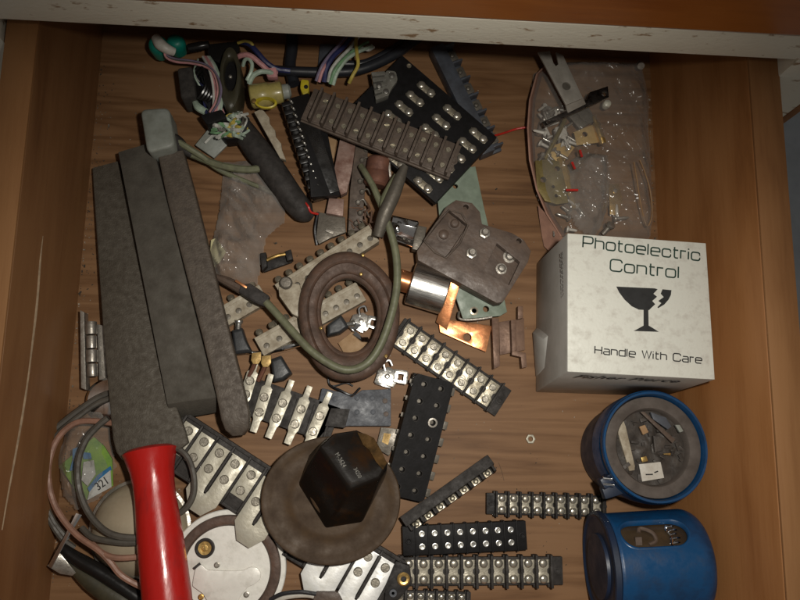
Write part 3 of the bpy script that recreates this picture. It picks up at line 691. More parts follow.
# black block with two rows of holes
t = T('terminal_block', 'black block with two rows of round screw wells, standing right of the brown disc', 'terminal block', (435, 378, 21), (404, 498, 13), roll=-7, group='flat black terminal blocks')
L = t.len; w = mmp(40, 16)
holes = []
for i in range(7):
    for s_ in (-1, 1):
        holes.append((6.0 + i * (L - 12) / 6, s_ * w * .22))
mb = MB(); m3 = 2.2
out = [(m3, -w / 2), (L - m3, -w / 2), (L, -w / 2 + m3), (L, w / 2 - m3), (L - m3, w / 2), (m3, w / 2), (0, w / 2 - m3), (0, -w / 2 + m3)]
mb.plate(out, [circ(x, y, 2.3 if i not in (0, 1) else 1.9, 16) for i, (x, y) in enumerate(holes)], -5, 0); mb.box((L / 2, 0, -8.5), (L - .4, w - .4, 7.4))
t.part('block_body', mb, 'black', .0)
mb = MB()
mb = None
wl = MB(); wl.lathe([(2.3, -.4), (2.3, .15), (1.9, .15), (1.8, -2.5)], n=16, caps=(False, False)); wme = wl.mesh('well_rim', 'blackrough')
sm = scr('slot', 1.5, .9, 'greymetal')
for i, (x, y) in enumerate(holes):
    if i == 5: rr_ = MB(); rr_.lathe([(3.2, 0), (3.2, .7), (2.1, .8), (2.0, 0)], o=(x, y, 0), n=20, caps=(False, False)); t.part('ring_washer', rr_, 'steel')
    t.part('well_rim', wme, at=(x, y, 0)); t.part('screw', sm, at=(x, y, -4.6), rz=random.random() * 3)
for i in range(7):
    mb = MB(); mb.box((6 + i * (L - 12) / 6, w / 2 + 2.2 if i > 1 else w / 2 + 1.2, -7), (5.5, 4.5, .9)); t.part('solder_tab', mb, 'greymetal', .2)
    mb = MB(); mb.box((6 + i * (L - 12) / 6, -w / 2 - .6, -7), (3.0, 1.4, .9)); t.part('solder_tab', mb, 'greymetal', .2)

# grey strip top right, and the strip standing on edge below
def edge_strip(name, label, A, B, wpx, n, body, side, tabm, roll, h=12, tabl=5, tabr=0.0, group='barrier terminal strips'):
    t = T(name, label, 'terminal strip', A, B, roll=roll, group=group); L = t.len; w = mmp(wpx, A[2])
    mb = MB(); mb.box((L / 2, 0, -h / 2), (L, w, h)); p = L / (n + .4)
    for i in range(n + 1): mb.box((p * (.2 + i), side * (w / 2 + tabl / 2 - .5), -h * .45), (1.6, tabl + 1, h * .8))
    mb.box((L / 2, side * (w / 2 + tabl / 2 - .8), -h * .85), (L, tabl + .5, h * .28))
    t.part('strip_body', mb, body, .5)
    for i in range(n):
        mb = MB(); mb.box((p * (.7 + i), side * (w / 2 + tabl * .45), -h * .5), (p * .55, tabl * .95, .8)); t.part('contact_plate', mb, tabm, .2)
        t.part('screw', scr('dome', 1.8, 1.5, tabm), at=(p * (.7 + i), side * (w / 2 + tabl * .45), -h * .45))
    return t
edge_strip('terminal_strip', 'bluish grey strip with toothed edge at the top, right of the black screw plate', (437, 45, 14), (489, 152, 13), 15, 6, 'bluegrey', 1, 'greymetal', 0, 13, 8)
edge_strip('terminal_strip', 'narrow brown grey strip turned on its edge, right of the brown disc', (403, 522, 15), (491, 459, 15), 11, 7, 'charcoal', -1, 'nickel', -14, 13, 4)

# strip with five long tinned straps
t = T('strap_terminal_block', 'dark terminal base carrying five long tinned straps with two screws each', 'terminal block', (250, 396, 9), (322, 421, 9))
w = 27; mb = MB(); mb.box((t.len / 2 + 2, 0, -4), (t.len + 14, 25, 8))
u = t.L(319, 413, 12) - t.L(313, 430, 12)
straps = [((256, 360, 249, 392, 240, 412), None), ((271, 374, 262, 402, 253, 432), ((266, 394), (258, 411))), ((292, 380, 280, 408, 268, 438), ((283, 400), (276, 417))), ((310, 386, 298, 415, 287, 444), ((301, 406), (293.5, 423))), ((330, 392, 316, 422, 304, 452), ((318, 412.5), (312.5, 429.5)))]
for i in range(6):
    a = t.L(246 + i * 17 , 380 + i * 6, 12); b = t.L(236 + i * 17, 412 + i * 6, 12); mb.loft([[a + Vector((dx, 0, dz)), b + Vector((dx, 0, dz))] + [b + Vector((dx + 1.6, 0, dz)), a + Vector((dx + 1.6, 0, dz))] for dx, dz in ((0, -8), (0, -.8))])
t.part('base', mb, 'charcoal', .4)
for (x0, y0, xm, ym, x1, y1), s_ in straps:
    a, b = t.L(x0, y0, 14), t.L(x1, y1, 13); d = (b - a); d.z = 0; Ls = d.length; d.normalize(); nn = Vector((-d.y, d.x, 0))
    prof_ = [(0, 1.9), (.20, 2.0), (.24, 3.7), (.74, 3.7), (.80, 2.6), (1, 2.3)]
    zz = [.9, .2, -.6, -.8, -.6, .5]
    rings = []
    for (f, hw), dz in zip(prof_, zz):
        c0 = Vector((a.x, a.y, 0)) + d * (Ls * f); c0.z = 3.2 + dz
        rings.append([c0 + nn * hw, c0 - nn * hw, c0 - nn * hw - Vector((0, 0, 1.0)), c0 + nn * hw - Vector((0, 0, 1.0))])
    mb = MB(); mb.loft(rings); t.part('strap', mb, 'platedull', .2)
    for k in (0, 1):
        f = (.40, .66)[k]; q = Vector((a.x, a.y, 0)) + d * (Ls * f)
        t.part('screw', scr('slot', 3.0, 1.6, 'screwdark'), at=(q.x, q.y, 2.5), rz=random.uniform(0, 3.1))

# long wide strips running under the brown disc
def wide_strip(label, A, B, first, pitch, row, count, plates, z, corner=None):
    """first = photo point of one upper screw, pitch and row = photo steps to the next pole and to the lower screw"""
    t = T('wide_terminal_strip', label, 'terminal strip', (*A, z), (*B, z), group='wide terminal strips with linked plates')
    L = t.len; w = mmp(53, z); mb = MB(); mb.box((L / 2, 0, -7), (L, w, 6)); mb.box((L / 2, 0, -(z + 8) / 2 - .5), (L - 3, w - 3, max(1, z - 8)))
    mb.box((L / 2, w / 2 - .8, -4.6), (L, 2.4, 5.5)); mb.box((L / 2, -w / 2 + .8, -5.2), (L, 2, 3.5))
    at_ = lambda k: (first[0] + pitch[0] * k, first[1] + pitch[1] * k)
    ups = [t.L(*at_(k), z - 2) for k in range(count)]; los = [t.L(at_(k)[0] + row[0], at_(k)[1] + row[1], z - 2) for k in range(count)]
    sx = abs(ups[1].x - ups[0].x)
    for u_ in ups: mb.box((u_.x - sx / 2, 0, -2.6), (1.5, w - 2, 5.2))
    mb.box((ups[-1].x + sx / 2, 0, -2.6), (1.5, w - 2, 5.2))
    t.part('strip_body', mb, 'charcoal', .35)
    for ks, bright in plates:
        m_ = 'plateflash' if bright else 'platedull'; mb = MB()
        yu = max(ups[k].y for k in ks) + 4.6; yl = min(los[k].y for k in ks) - 4.6
        xa, xb = min(ups[k].x for k in ks) - sx * .42, max(ups[k].x for k in ks) + sx * .42
        if len(ks) == 1: mb.prism([(xa, yl), (xb, yl), (xb, yu), (xa, yu)], -3.8, -2.8); zt = -2.8
        else:
            y0 = -w * .5; xm = (xa + xb) / 2; zt = -1.2
            mb.plate([(xa, yu), (xa, y0 - 3.5), (xm - 3.5, y0 - 13), (xm + 6, y0 - 13), (xb, y0 - 3.5), (xb, yu)], [[(xm - 1.3, yu - .6), (xm - 1.3, -w * .42), (xm - .7, -w * .5), (xm + .7, -w * .5), (xm + 1.3, -w * .42), (xm + 1.3, yu - .6)]], -2.4, zt)
        t.part('link_plate', mb, m_, .25)
        for k in ks:
            for q_ in (ups[k], los[k]): t.part('screw', scr('slot', 3.0, 1.5, 'screwdark'), at=(q_.x, q_.y, zt), rz=random.uniform(0, 3.1))
    mb = MB(); mb.lathe([(1.6, 0), (1.6, 1.4), (.1, 1.6)], o=(ups[count - 3].x, -w / 2 + 3.5, -4), n=12); t.part('rivet', mb, 'greymetal')
wide_strip('wide dark strip with tinned plates between the red handle and the rusty brown disc', (160, 430), (302, 523), (172.6, 420), (15.7, 11), (-10.8, 15.5), 9, (([1], False), ([2], False), ([3, 4], False), ([5], False), ([6, 7], False)), 18)
wide_strip('wide dark strip with two link plates coloured flash white below the rusty brown disc', (296, 530), (392, 588), (316, 523.5), (17.3, 11), (-10, 15), 5, (([1, 2], True), ([3, 4], True)), 14)

# end of a black connector with a brass ring at the bottom
t = T('ring_terminal_lug', 'small black lug with a brass eyelet, left of the long ten contact strip', 'lug', (402, 580, 0))
mb = MB(); mb.slab(t.LL([(396, 561, 16), (410, 566, 16), (412, 584, 16), (399, 600, 16), (384, 604, 16), (386, 585, 16)]), 11); t.part('lug_body', mb, 'blackrough', .8)
mb = MB(); q = t.L(403.5, 579, 16); mb.lathe([(4.2, 0), (4.2, .9), (3.2, 1.4), (1.9, 1.2), (1.8, -.5)], o=q, n=28, caps=(False, False)); t.part('eyelet', mb, 'brass')
mb = MB(); q = t.L(393, 593, 16); mb.lathe([(2.6, 0), (2.4, 1.2), (1.0, 1.2), (.9, 0)], o=q, n=20, caps=(False, True)); t.part('eyelet', mb, 'bluegrey')

# ceramic screw terminal bars with brass screws
def ceramic_bar(label, A, B, wpx, n, side, h=11, offs=0.0, brassy='nickel', scrn=None):
    t = T('ceramic_terminal_bar', label, 'terminal strip', A, B, group='ceramic terminal bars'); L = t.len; w = mmp(wpx, A[2])
    p = L / n
    mb = MB(); hl = [circ(p * (i + .5), -side * w * .12, 2.0, 14) for i in range(n)]
    mb.plate([(0, -w / 2), (L, -w / 2), (L, w / 2), (0, w / 2)], hl, -3.5, 0); mb.box((L / 2, 0, -h / 2 - 1.6), (L - .1, w - .1, h - 3.4))
    mb.box((L / 2, side * w * .40, -1.2), (L, w * .2, 3.6))
    t.part('bar_body', mb, 'ceramic', .3)
    for i in range(n):
        b = MB(); o_ = Vector((p * (i + .5), side * (w / 2 + 1.6), -2.2)); b.lathe([(1.6, -4), (1.6, 0), (2.5, .2), (2.6, 1.6), (2.0, 2.5), (.1, 2.7)], o=o_, ax=(0, side * .5, .9), n=16)
        t.part('screw', b, 'nickel', smooth=45)
        b = MB(); b.lathe([(1.9, -2.9), (1.9, -2.4), (.1, -2.2)], o=(p * (i + .5), -side * w * .12, 0), n=14); t.part('socket', b, 'greymetal')
    return t
ceramic_bar('long stained white bar with round screws, under the top of the brown ring', (280, 293, 14), (374, 233, 16), 20, 9, 1)
ceramic_bar('stained white bar seen through the middle of the brown ring', (276, 338, 8), (361, 291, 8), 21, 8, 1)
ceramic_bar('short stained white bar beside the bottom of the round ended bar', (221, 318, 8), (264, 293, 8), 20, 4, 1)
ceramic_bar('small yellowish bar with three holes, left of the brown ring', (259, 347, 12), (297, 326, 12), 20, 3, 1)
t = T('ceramic_clamp', 'chunky stained white clamp block tucked under the left side of the brown ring', 'clamp', (295, 300, 0))
mb = MB(); mb.slab(t.LL([(278, 287, 17), (290, 282, 17), (300, 284, 17), (304, 300, 17), (300, 318, 17), (292, 314, 17), (284, 303, 17), (279, 296, 17)]), 14); t.part('clamp_body', mb, 'ceramic', 1.5)
mb = MB(); q = t.L(286, 283, 18); mb.lathe([(4.4, -3), (4.4, 1), (3.4, 2), (.2, 2.2)], o=q, n=20); t.part('collar', mb, 'greymetal')

# ------------------------------------------------------------------ brown ring, wire with plug
t = T('rubber_ring', 'thick oval brown ribbed rubber ring near the middle of the drawer', 'ring', (349, 315, 6))
ce = t.L(349, 315.5, 20); ro = (mmp(50.5, 20), mmp(66, 20)); ri = (mmp(28.0, 20), mmp(37.5, 20)); tw = math.radians(5)
prf = [(0, -3), (0, 2.0), (.05, 3.1), (.14, 3.5), (.20, 2.5), (.26, 3.3), (.40, 3.7), (.52, 3.9), (.57, 2.9), (.63, 3.9), (.80, 3.7), (.92, 2.6), (.98, 1.2), (1.0, -.5), (1.0, -4)]
mb = MB(); n = 96; rings = []
for i in range(n):
    a = 2 * math.pi * i / n; wv = 1 + .012 * math.sin(3 * a + 1) + .008 * math.sin(5 * a)
    ring = []
    for f, z in prf:
        rx = (ri[0] * (1 - f) + ro[0] * f) * wv; ry = (ri[1] * (1 - f) + ro[1] * f) * wv
        x, y = rx * math.cos(a), ry * math.sin(a)
        ring.append(ce + Vector((x * math.cos(tw) - y * math.sin(tw), x * math.sin(tw) + y * math.cos(tw), z + .5 * math.sin(2 * a))))
    rings.append(ring)
mb.loft(rings, ringclose=True, caps=(False, False)); t.part('ring_body', mb, 'rubber', smooth=40)
for px, py in ((363, 255), (361, 274), (321, 328), (386, 356)):
    mb = MB(); mb.lathe([(1.3, -.4), (1.2, .5), (.1, 1)], o=t.L(px, py, 25), n=10); t.part('rivet', mb, 'brass')

t = T('wire_lead', 'thick grey green wire with a brown pronged plug, looping across the brown ring', 'wire', (262, 298, 0))
mb = MB(); mb.tube(t.LL([(266, 302, 22), (286, 324, 25), (308, 348, 28), (330, 364, 29), (348, 370, 29), (366, 364, 29), (380, 346, 30), (391, 316, 31), (397, 285, 31), (396, 255, 31), (390, 230, 31), (384, 214, 31), (384, 200, 31), (390, 187, 30), (397, 176, 30)]), [2.6, 2.7, 2.7, 2.6, 2.6], 12); t.part('sheath', mb, 'greenwire')
mb = MB(); mb.tube(t.LL([(378, 236, 28), (384, 216, 33), (393, 196, 34), (400, 178, 34), (405, 166, 34)]), [3.6, 4.8, 4.8, 4.0, 2.4], 12); t.part('sleeve', mb, 'greymetal')
mb = MB(); mb.tube(t.LL([(385, 213, 27), (379, 200, 27), (373, 186, 26), (366, 174, 24), (361, 166, 20)]), [2.4, 2.2, 2.2], 10); t.part('branch', mb, 'greenwire')
mb = MB(); c0 = t.LL([(240, 284, 22), (250, 283, 22), (270, 296, 23), (265, 307, 23), (255, 303, 22), (238, 292, 22)]); mb.slab(c0, 8); t.part('plug_body', mb, 'charcoal', 1.6)
mb = MB(); mb.tube(t.LL([(214, 276, 16), (226, 281, 17), (242, 289, 18)]), [1.8, 3.2, 3.8], 10); t.part('boot', mb, 'brown')
mb = MB(); mb.box(t.L(241, 284, 24), (9, 1.6, 1.0), -.55); t.part('prong', mb, 'copper', .2)

# ------------------------------------------------------------------ brown disc with black bakelite cap
t = T('socket_disc', 'large round brown rusted disc carrying a black bakelite cap, below the centre', 'disc', (331, 500, 4))
ce = t.L(331, 500, 24); R1 = mmp(66.5, 24)
mb = MB(); sy = .90
mb.lathe([(R1 * .96, -6), (R1, -4.5), (R1, .2), (R1 * .985, 1.0), (R1 * .95, 1.2), (R1 * .91, .7), (R1 * .86, .2), (R1 * .84, -.2), (R1 * .70, -.5), (R1 * .62, -.2), (R1 * .58, .6), (R1 * .52, .8), (.3, .8)], o=ce, n=96, sy=sy); t.part('disc_body', mb, 'rustdisc', smooth=30)
topo = [(319, 447, 58), (334, 433, 59), (357, 430, 60), (374, 438, 59), (388, 464, 58), (380, 478, 57), (350, 491, 56)]
baso = [(298, 485, 24), (309, 455, 24), (340, 441, 24), (368, 445, 24), (384, 480, 24), (362, 523, 24), (325, 529, 24)]
tp, bs = t.LL(topo), t.LL(baso); c_ = sum(tp, Vector()) / 7
mid_ = [a.lerp(b, .5) * 1.0 + (a.lerp(b, .5) - (c_ + sum(bs, Vector()) / 7) / 2) * .03 for a, b in zip(tp, bs)]
mb = MB(); mb.loft([bs, mid_, tp, [p_.lerp(c_, .25) + Vector((0, 0, -.7)) for p_ in tp]]); cap = t.part('bakelite_cap', mb, 'capblack', 1.6, seg=3)
mb = MB(); mb.lathe([(21, -2), (21, 2.0), (19.5, 3.2), (17, 3.4)], o=t.L(342, 487, 26), n=48, sy=1.0, caps=(True, True)); t.part('collar', mb, 'rustdisc')
mb = MB(); mb.slab(t.LL([(357, 432, 60.3), (366, 434, 60.0), (374, 438, 59.7), (381, 450, 59.0), (387, 463, 58.5), (383, 470, 58.0), (376, 462, 58.4), (369, 450, 59.0), (363, 445, 59.6)]), 1.3); t.part('amber_scar', mb, 'amberbrown', .5, parent=cap)
nrm = (tp[4] - tp[0]).cross(tp[2] - tp[6]).normalized()
if nrm.z < 0: nrm = -nrm
for s__, px, py, qx, qy, sz in (('M-3624', 334, 449, 347, 471, 3.9), ('34250', 352, 463, 363, 483, 3.4)):
    a, b = t.L(px, py, 57.4), t.L(qx, qy, 57.4); d = (b - a).normalized(); d = (d - nrm * d.dot(nrm)).normalized(); y_ = nrm.cross(d)
    Rn = Matrix((d, y_, nrm)).transposed().to_4x4(); o_ = (a + b) / 2
    # drop the lettering on to the cap's top
    pl0 = tp[0]; dist = (o_ - c_).dot(nrm); o_ = o_ - nrm * (dist + .1)
    text(t, s__, (o_.x, o_.y, o_.z), sz, 0, 'dimprint', sx=.8, normal=Rn, parent=cap, ext=.3)

# ------------------------------------------------------------------ white dial plate
t = T('dial_plate', 'round white metal dial plate with a brass button, right of the red handle', 'dial', (227, 570, 2))
ce = t.L(227, 570, 12)
r0 = mmp(54.5, 12)
mb = MB(); mb.lathe([(r0, -8), (r0, -2.5), (r0 * .985, -1.9), (r0 * .90, -1.9), (r0 * .88, -3)], o=ce, n=96, caps=(True, False)); t.part('rim', mb, 'dialwhite', smooth=30)
mb = MB(); mb.lathe([(r0 * .915, -2.2), (r0 * .90, 1.6), (r0 * .86, 2.2), (r0 * .76, 1.2), (r0 * .73, -.6), (r0 * .73, -2)], o=ce, n=96, caps=(False, False)); t.part('ring', mb, 'rubber', smooth=40)
mb = MB(); mb.lathe([(r0 * .74, -3), (r0 * .74, -.8), (.3, -.8)], o=ce, n=96); t.part('face_plate', mb, 'dialwhite')
mb = MB(); q = t.L(205, 548, 12); mb.lathe([(6.2, -.9), (6.2, 1.2), (5.6, 1.5), (4.4, .9), (4.3, .4)], o=q, n=36, caps=(True, False)); t.part('button_bezel', mb, 'charcoal')
mb = MB(); mb.lathe([(4.3, 0), (4.2, 1.2), (2.2, 1.1), (2.0, .6), (1.2, .7), (.1, .7)], o=q, n=30); t.part('brass_button', mb, 'brass')
for px, py, m_ in ((217, 565, 'steel'), (246.5, 594.5, 'steel'), (201, 597, 'brass')):
    mb = MB(); mb.lathe([(1.9, -.8), (1.9, .4), (1.2, .6), (1.1, .1), (.1, .1)], o=t.L(px, py, 12), n=18); t.part('rivet', mb, m_)
outl = [(195, 569), (201, 564), (207, 570), (225, 571), (243, 570.5), (250, 567), (257, 567.5), (261, 573), (260, 580), (255, 584), (248, 587), (241, 595), (236, 606), (210, 606), (203, 594), (192, 586)]
mb = MB(); mb.slab(rr(t.LL([(x, y, 14.6) for x, y in outl]), 1.2, 2), 1.9); t.part('lever_plate', mb, 'dialwhite', .6)
mb = MB(); mb.box(t.L(197, 566, 15), (5, 1.6, 1.2), .7); t.part('lever_stop', mb, 'charcoal', .2)

# ------------------------------------------------------------------ small metal things in the middle
t = T('bakelite_terminal_holder', 'brown bakelite block with two recesses and hexagon bolts, lying on the pale green plate', 'terminal block', (417, 252, 22), (502, 302, 22))
o_ = t.LL([(417, 251, 27), (446, 207, 27), (456, 200, 27), (472, 203, 27), (480, 212, 27), (482, 224, 27), (512, 233, 27), (524, 240, 27), (531, 251, 27), (528, 262, 27), (503, 302, 27), (497, 303, 27), (418, 260, 27)])
mb = MB()
rec1 = [(q.x, q.y) for q in t.LL([(424, 241, 27), (449, 210, 27), (468, 225, 27), (446, 258, 27)])]
rec2 = [(q.x, q.y) for q in t.LL([(497, 243, 27), (520, 262, 27), (509, 285, 27), (483, 271, 27)])]
h1 = t.L(466, 207, 27); h2 = t.L(519, 241, 27)
mb.plate([(q.x, q.y) for q in o_], [rec1, rec2, circ(h1.x, h1.y, 1.9, 14), circ(h2.x, h2.y, 1.9, 14)], -1, o_[0].z)
mb.slab([Vector((q.x, q.y, -.9)) for q in o_], 7); hb = t.part('block_body', mb, 'brown', .5)
zt = o_[0].z
for px, py, in ((484, 234), (471, 254)):
    q = t.L(px, py, 27); mb = MB(); mb.cyl((q.x, q.y, zt), (q.x, q.y, zt + 3.2), 4.0, n=6); bb = t.part('hex_nut', mb, 'steel', .4)
    mb = MB(); mb.lathe([(2.4, 3), (2.4, 6.4), (1.9, 7), (.1, 7)], o=(q.x, q.y, zt), n=18); t.part('bolt', mb, 'steel')
for px, py, r in ((455, 223, 3.0), (444, 234, 3.4), (510, 256, 2.9), (502, 268, 2.6)):
    q = t.L(px, py, 24); mb = MB(); mb.lathe([(r * 1.5, 0), (r * 1.5, .7), (r, .8), (r, 2.6), (r * .7, 3.4), (.1, 3.6)], o=(q.x, q.y, -1), n=20); t.part('screw', mb, 'brown' if r > 2.95 else 'steel')
mb = MB()
mb.tube([Vector((x, y, zt + .1)) for x, y in rec1 + rec1[:1]], .8, 6, sub=2); t.part('recess_lip', mb, 'browngrey')

t = T('green_plate', 'pale green flat plate with holes lying beneath the brown bakelite block', 'plate', (470, 240, 6))
mb = MB(); o_ = t.LL([(436, 178, 14), (452, 168, 14), (476, 165, 14), (484, 205, 13), (497, 262, 12), (507, 312, 11), (500, 316, 11), (463, 319, 11), (452, 285, 12), (441, 230, 13)])
hs = [circ(q.x, q.y, r, 14) for q, r in ((t.L(486, 309, 11), 2.2), (t.L(456, 185, 14), 1.8), (t.L(499, 299, 11), 1.2))]
mb.plate([(p.x, p.y) for p in o_], hs, 3, 5.4); t.part('plate_body', mb, 'greenplate', .3)
mb = MB(); mb.lathe([(3, 0), (3, .5), (1.8, .7), (1.6, 0)], o=t.L(474, 311, 11.5), n=18); t.part('eyelet', mb, 'nickel')
mb = MB(); mb.tube(t.LL([(459, 312, 9), (459, 318, 12), (466, 320, 12), (480, 319, 12), (492, 317, 12)]), .9, 6); t.part('edge_clip', mb, 'steel')

t = T('metal_cylinder', 'bright silver cylinder on a copper coloured shaft, lying right of the brown ring', 'cylinder', (408, 283, 15), (446, 295, 15))
x0 = t.L(410, 283, 15); x1 = t.L(446, 294, 15); R_ = mmp(22, 20)
d = x1 - x0
mb = MB(); Ld = d.length; mb.lathe([(.2, 0), (R_ - 1, 0), (R_, .8), (R_, Ld - .8), (R_ - 1, Ld), (.2, Ld)], o=x0, ax=d, n=72); t.part('drum', mb, 'brushed', smooth=40)
mb = MB(); y0 = t.L(394, 278, 15); mb.cyl(y0, x0 + d * .05, mmp(11, 15), n=32); t.part('shaft', mb, 'copper', .5)

t = T('copper_clip', 'bent bright copper sheet with a round hole, below the silver cylinder', 'clip', (465, 330, 0))
mb = MB(); o_ = t.LL([(438, 318, 6), (492, 326, 6), (486, 352, 6), (474, 347, 6), (440, 332, 6)]); q = t.L(467.5, 337, 6)
mb.plate([(p.x, p.y) for p in o_], [circ(q.x, q.y, 2.8, 16)], o_[0].z - 1.2, o_[0].z); t.part('sheet', mb, 'copper', .3)
mb = MB(); mb.slab(t.LL([(436, 322, 7), (447, 330, 7), (459, 288, 16), (458, 276, 18), (450, 280, 17)]), 1.2); t.part('upright_flap', mb, 'copper', .3)

t = T('strap_clip', 'brown bent metal clip with upright ears, left of the white carton', 'clip', (508, 335, 0))
mb = MB(); mb.slab(t.LL([(492, 318, 10), (499, 318, 10), (500, 366, 10), (494, 369, 10)]), 7); t.part('ear', mb, 'tanmetal', .3)
mb = MB(); mb.slab(t.LL([(499, 322, 4), (524, 318, 4), (525, 350, 4), (500, 355, 4)]), 1.4); t.part('web', mb, 'tanmetal', .3)
mb = MB(); mb.slab(t.LL([(511, 320, 10), (516, 320, 10), (517, 350, 10), (512, 352, 10)]), 7); t.part('ear', mb, 'tanmetal', .3)
mb = MB(); mb.slab(t.LL([(518, 306, 9), (523, 306, 9), (523, 318, 9), (518, 319, 9)]), 6); t.part('tab', mb, 'tanmetal', .3)
mb = MB(); mb.slab(t.LL([(512, 350, 9), (526, 353, 9), (527, 367, 9), (522, 368, 9), (521, 357, 9), (512, 355, 9)]), 6); t.part('tab', mb, 'tanmetal', .3)

t = T('chrome_bracket', 'short shiny folded channel bracket touching the left corner of the bakelite block', 'bracket', (405, 230, 0))
mb = MB(); mb.loft([[t.L(393, 217, 16), t.L(392, 222, 13), t.L(391, 232, 13), t.L(391, 238, 17), t.L(391, 240, 16), t.L(390, 234, 10), t.L(391, 221, 10), t.L(392, 215, 15)], [t.L(419, 223, 17), t.L(418, 228, 14), t.L(416, 240, 14), t.L(415, 246, 18), t.L(415, 248, 17), t.L(415, 242, 11), t.L(417, 227, 11), t.L(418, 221, 16)]]); t.part('channel', mb, 'chrome', .2)
mb = MB(); mb.slab(t.LL([(418, 225, 19), (427, 227, 19), (422, 251, 19), (412, 249, 19), (414, 238, 19)]), 8); t.part('end_clamp', mb, 'greymetal', .8)
mb = MB(); mb.lathe([(2, 0), (2, 1.2), (.1, 2)], o=t.L(397, 228, 15), n=16); t.part('screw', mb, 'chrome')

def spring_clip(label, ox, oy, rot, body='shiny', sc=1.0):
    t = T('spring_clip', label, 'clip', (ox, oy, 3)); c, s = math.cos(rot), math.sin(rot)
    f = lambda l, z: [(sc * (x * c - y * s), sc * (x * s + y * c), z) for x, y in l]
    t.M = t.M; mb = MB()
    mb.slab(f([(-10, -6), (6, -8), (9, -2), (8, 5), (0, 8), (-8, 4)], 4), 1.0); t.part('clip_body', mb, body, .3)
    mb = MB(); ol = f([(5, -4), (15, -5), (16.5, -3.5), (16.5, 5), (15, 6.5), (5, 6.5)], 0); il = f([(8.5, -1.5), (13, -2), (13, 3.2), (8.5, 3.2)], 0)
    mb.plate([(p[0], p[1]) for p in ol], [[(p[0], p[1]) for p in il]], 4.6, 5.8); t.part('loop', mb, body, .3)
    mb = MB(); mb.tube([Vector(p) for p in f([(-2, 4), (-4, 10), (0, 13), (3, 9)], 5)], .9, 6); t.part('wire_hook', mb, 'chrome')
    q = f([(0, 0)], 4)[0]; mb = MB(); mb.lathe([(1.9, 0), (1.9, .6), (1.0, .9), (.1, .9)], o=q, n=16); t.part('rivet', mb, body)
    mb = MB(); mb.slab(f([(-9, -7), (4, -9.5), (4, -6.5), (-8, -4)], 2.6), 2.4); t.part('base_tab', mb, 'chrome', .3)
    return t
spring_clip('small bright spring clip below the right side of the brown ring', 387, 377, -.1, sc=.85)
spring_clip('small bright spring clip lying inside the opening of the brown ring', 361, 322, -.2, sc=.80)
t = T('chrome_lever', 'twisted bright chrome lever lying inside the brown ring beside a dark boot', 'lever', (357, 333, 0))
mb = MB(); mb.slab(t.LL([(346, 323, 8), (354, 321, 9), (362, 325, 8), (356, 330, 7), (350, 328, 7)]), 2); mb.slab(t.LL([(352, 334, 7), (357, 332, 9), (362, 337, 9), (368, 337, 8), (370, 342, 7), (362, 342, 7)]), 2); mb.tube(t.LL([(347, 324, 8), (353, 330, 6), (361, 338, 7)]), 1, 6); t.solo(mb, 'chrome', .3)
t = T('tan_tag', 'small tan card square lying inside the bottom of the brown ring', 'card', (350, 345, 0))
mb = MB(); mb.slab(t.LL([(338, 343, 4), (352, 332, 5), (371, 343, 4), (362, 353, 3), (345, 355, 3)]), 1.5); t.solo(mb, 'tan', .2)

def boot(name, label, pts, th, tip=None, tz=12):
    t = T(name, label, 'connector', (pts[0][0], pts[0][1], 0)); q = t.LL([(x, y, tz) for x, y in pts]); mb = MB(); c0 = sum(q, Vector()) / len(q)
    mb.loft([[p - Vector((0, 0, th)) for p in q], [p - Vector((0, 0, 2)) for p in q], [p + (c0 - p) * .22 for p in q]]); t.part('boot_body', mb, 'bluegreyd', .9, seg=3, smooth=60)
    if tip:
        for k, (a, b, r) in enumerate(tip):
            mb = MB(); A, B = t.L(*a, tz - 4), t.L(*b, tz - 2); mb.cyl(A, B, r, n=16); mb.cyl(A.lerp(B, .7), B, r * 1.35, n=16); t.part('terminal', mb, 'shiny', .2)
    return t
boot('rubber_boot', 'dark rubber boot with an upright silver screw, beside the brown bar', [(231, 330), (242, 327), (246, 340), (252, 352), (234, 354)], 11, [((238, 330), (239, 320), 2.2)])
boot('rubber_boot', 'dark rubber boot pointing down below the small yellowish bar', [(270, 359), (281, 355), (292, 373), (283, 380), (273, 382)], 11, None, 13)
boot('rubber_boot', 'dark rubber boot lying inside the opening of the brown ring', [(327, 325), (341, 314), (349, 326), (340, 333), (327, 336)], 11, [((345, 325), (355, 323), 1.8)], 13)
t = T('chrome_rod', 'thin curved chrome rod left of the brown ring, crossing behind the yellowish bar', 'rod', (235, 350, 0))
mb = MB(); mb.tube(t.LL([(234, 351, 5), (246, 352, 6), (262, 353, 6), (278, 349, 7), (290, 346, 8), (303, 343, 8)]), [1.2, 1.4, 1.6, 2.2, 1.8], 10); t.solo(mb, 'chrome')
for lab, px, py in (('left one of two small brass spade terminals above the tinned straps', 256, 358), ('right one of two small brass spade terminals above the tinned straps', 266, 361)):
    t = T('spade_terminal', lab, 'terminal', (px, py, 0), group='brass spade terminals')
    mb = MB(); mb.slab(t.LL([(px - 4, py - 5, 16), (px + 5, py - 6, 16), (px + 5, py + 2, 16), (px + 2, py + 6, 16), (px - 3, py + 6, 16), (px - 5, py + 2, 16)]), 3); t.part('blade', mb, 'dullbrass', .3)
    mb = MB(); mb.tube(t.LL([(px - 1, py + 5, 14), (px - 4, py + 12, 12), (px - 8, py + 20, 10)]), 1.6, 8); t.part('crimp', mb, 'redrust')
t = T('fuse_clip', 'small black fuse clip with two raised ends, left of the long white bar', 'fuse clip', (275, 262, 0))
mb = MB(); mb.slab(t.LL([(261, 262, 5), (291, 254, 5), (292, 262, 5), (264, 272, 5)]), 3.5); t.part('clip_base', mb, 'blackrough', .4)
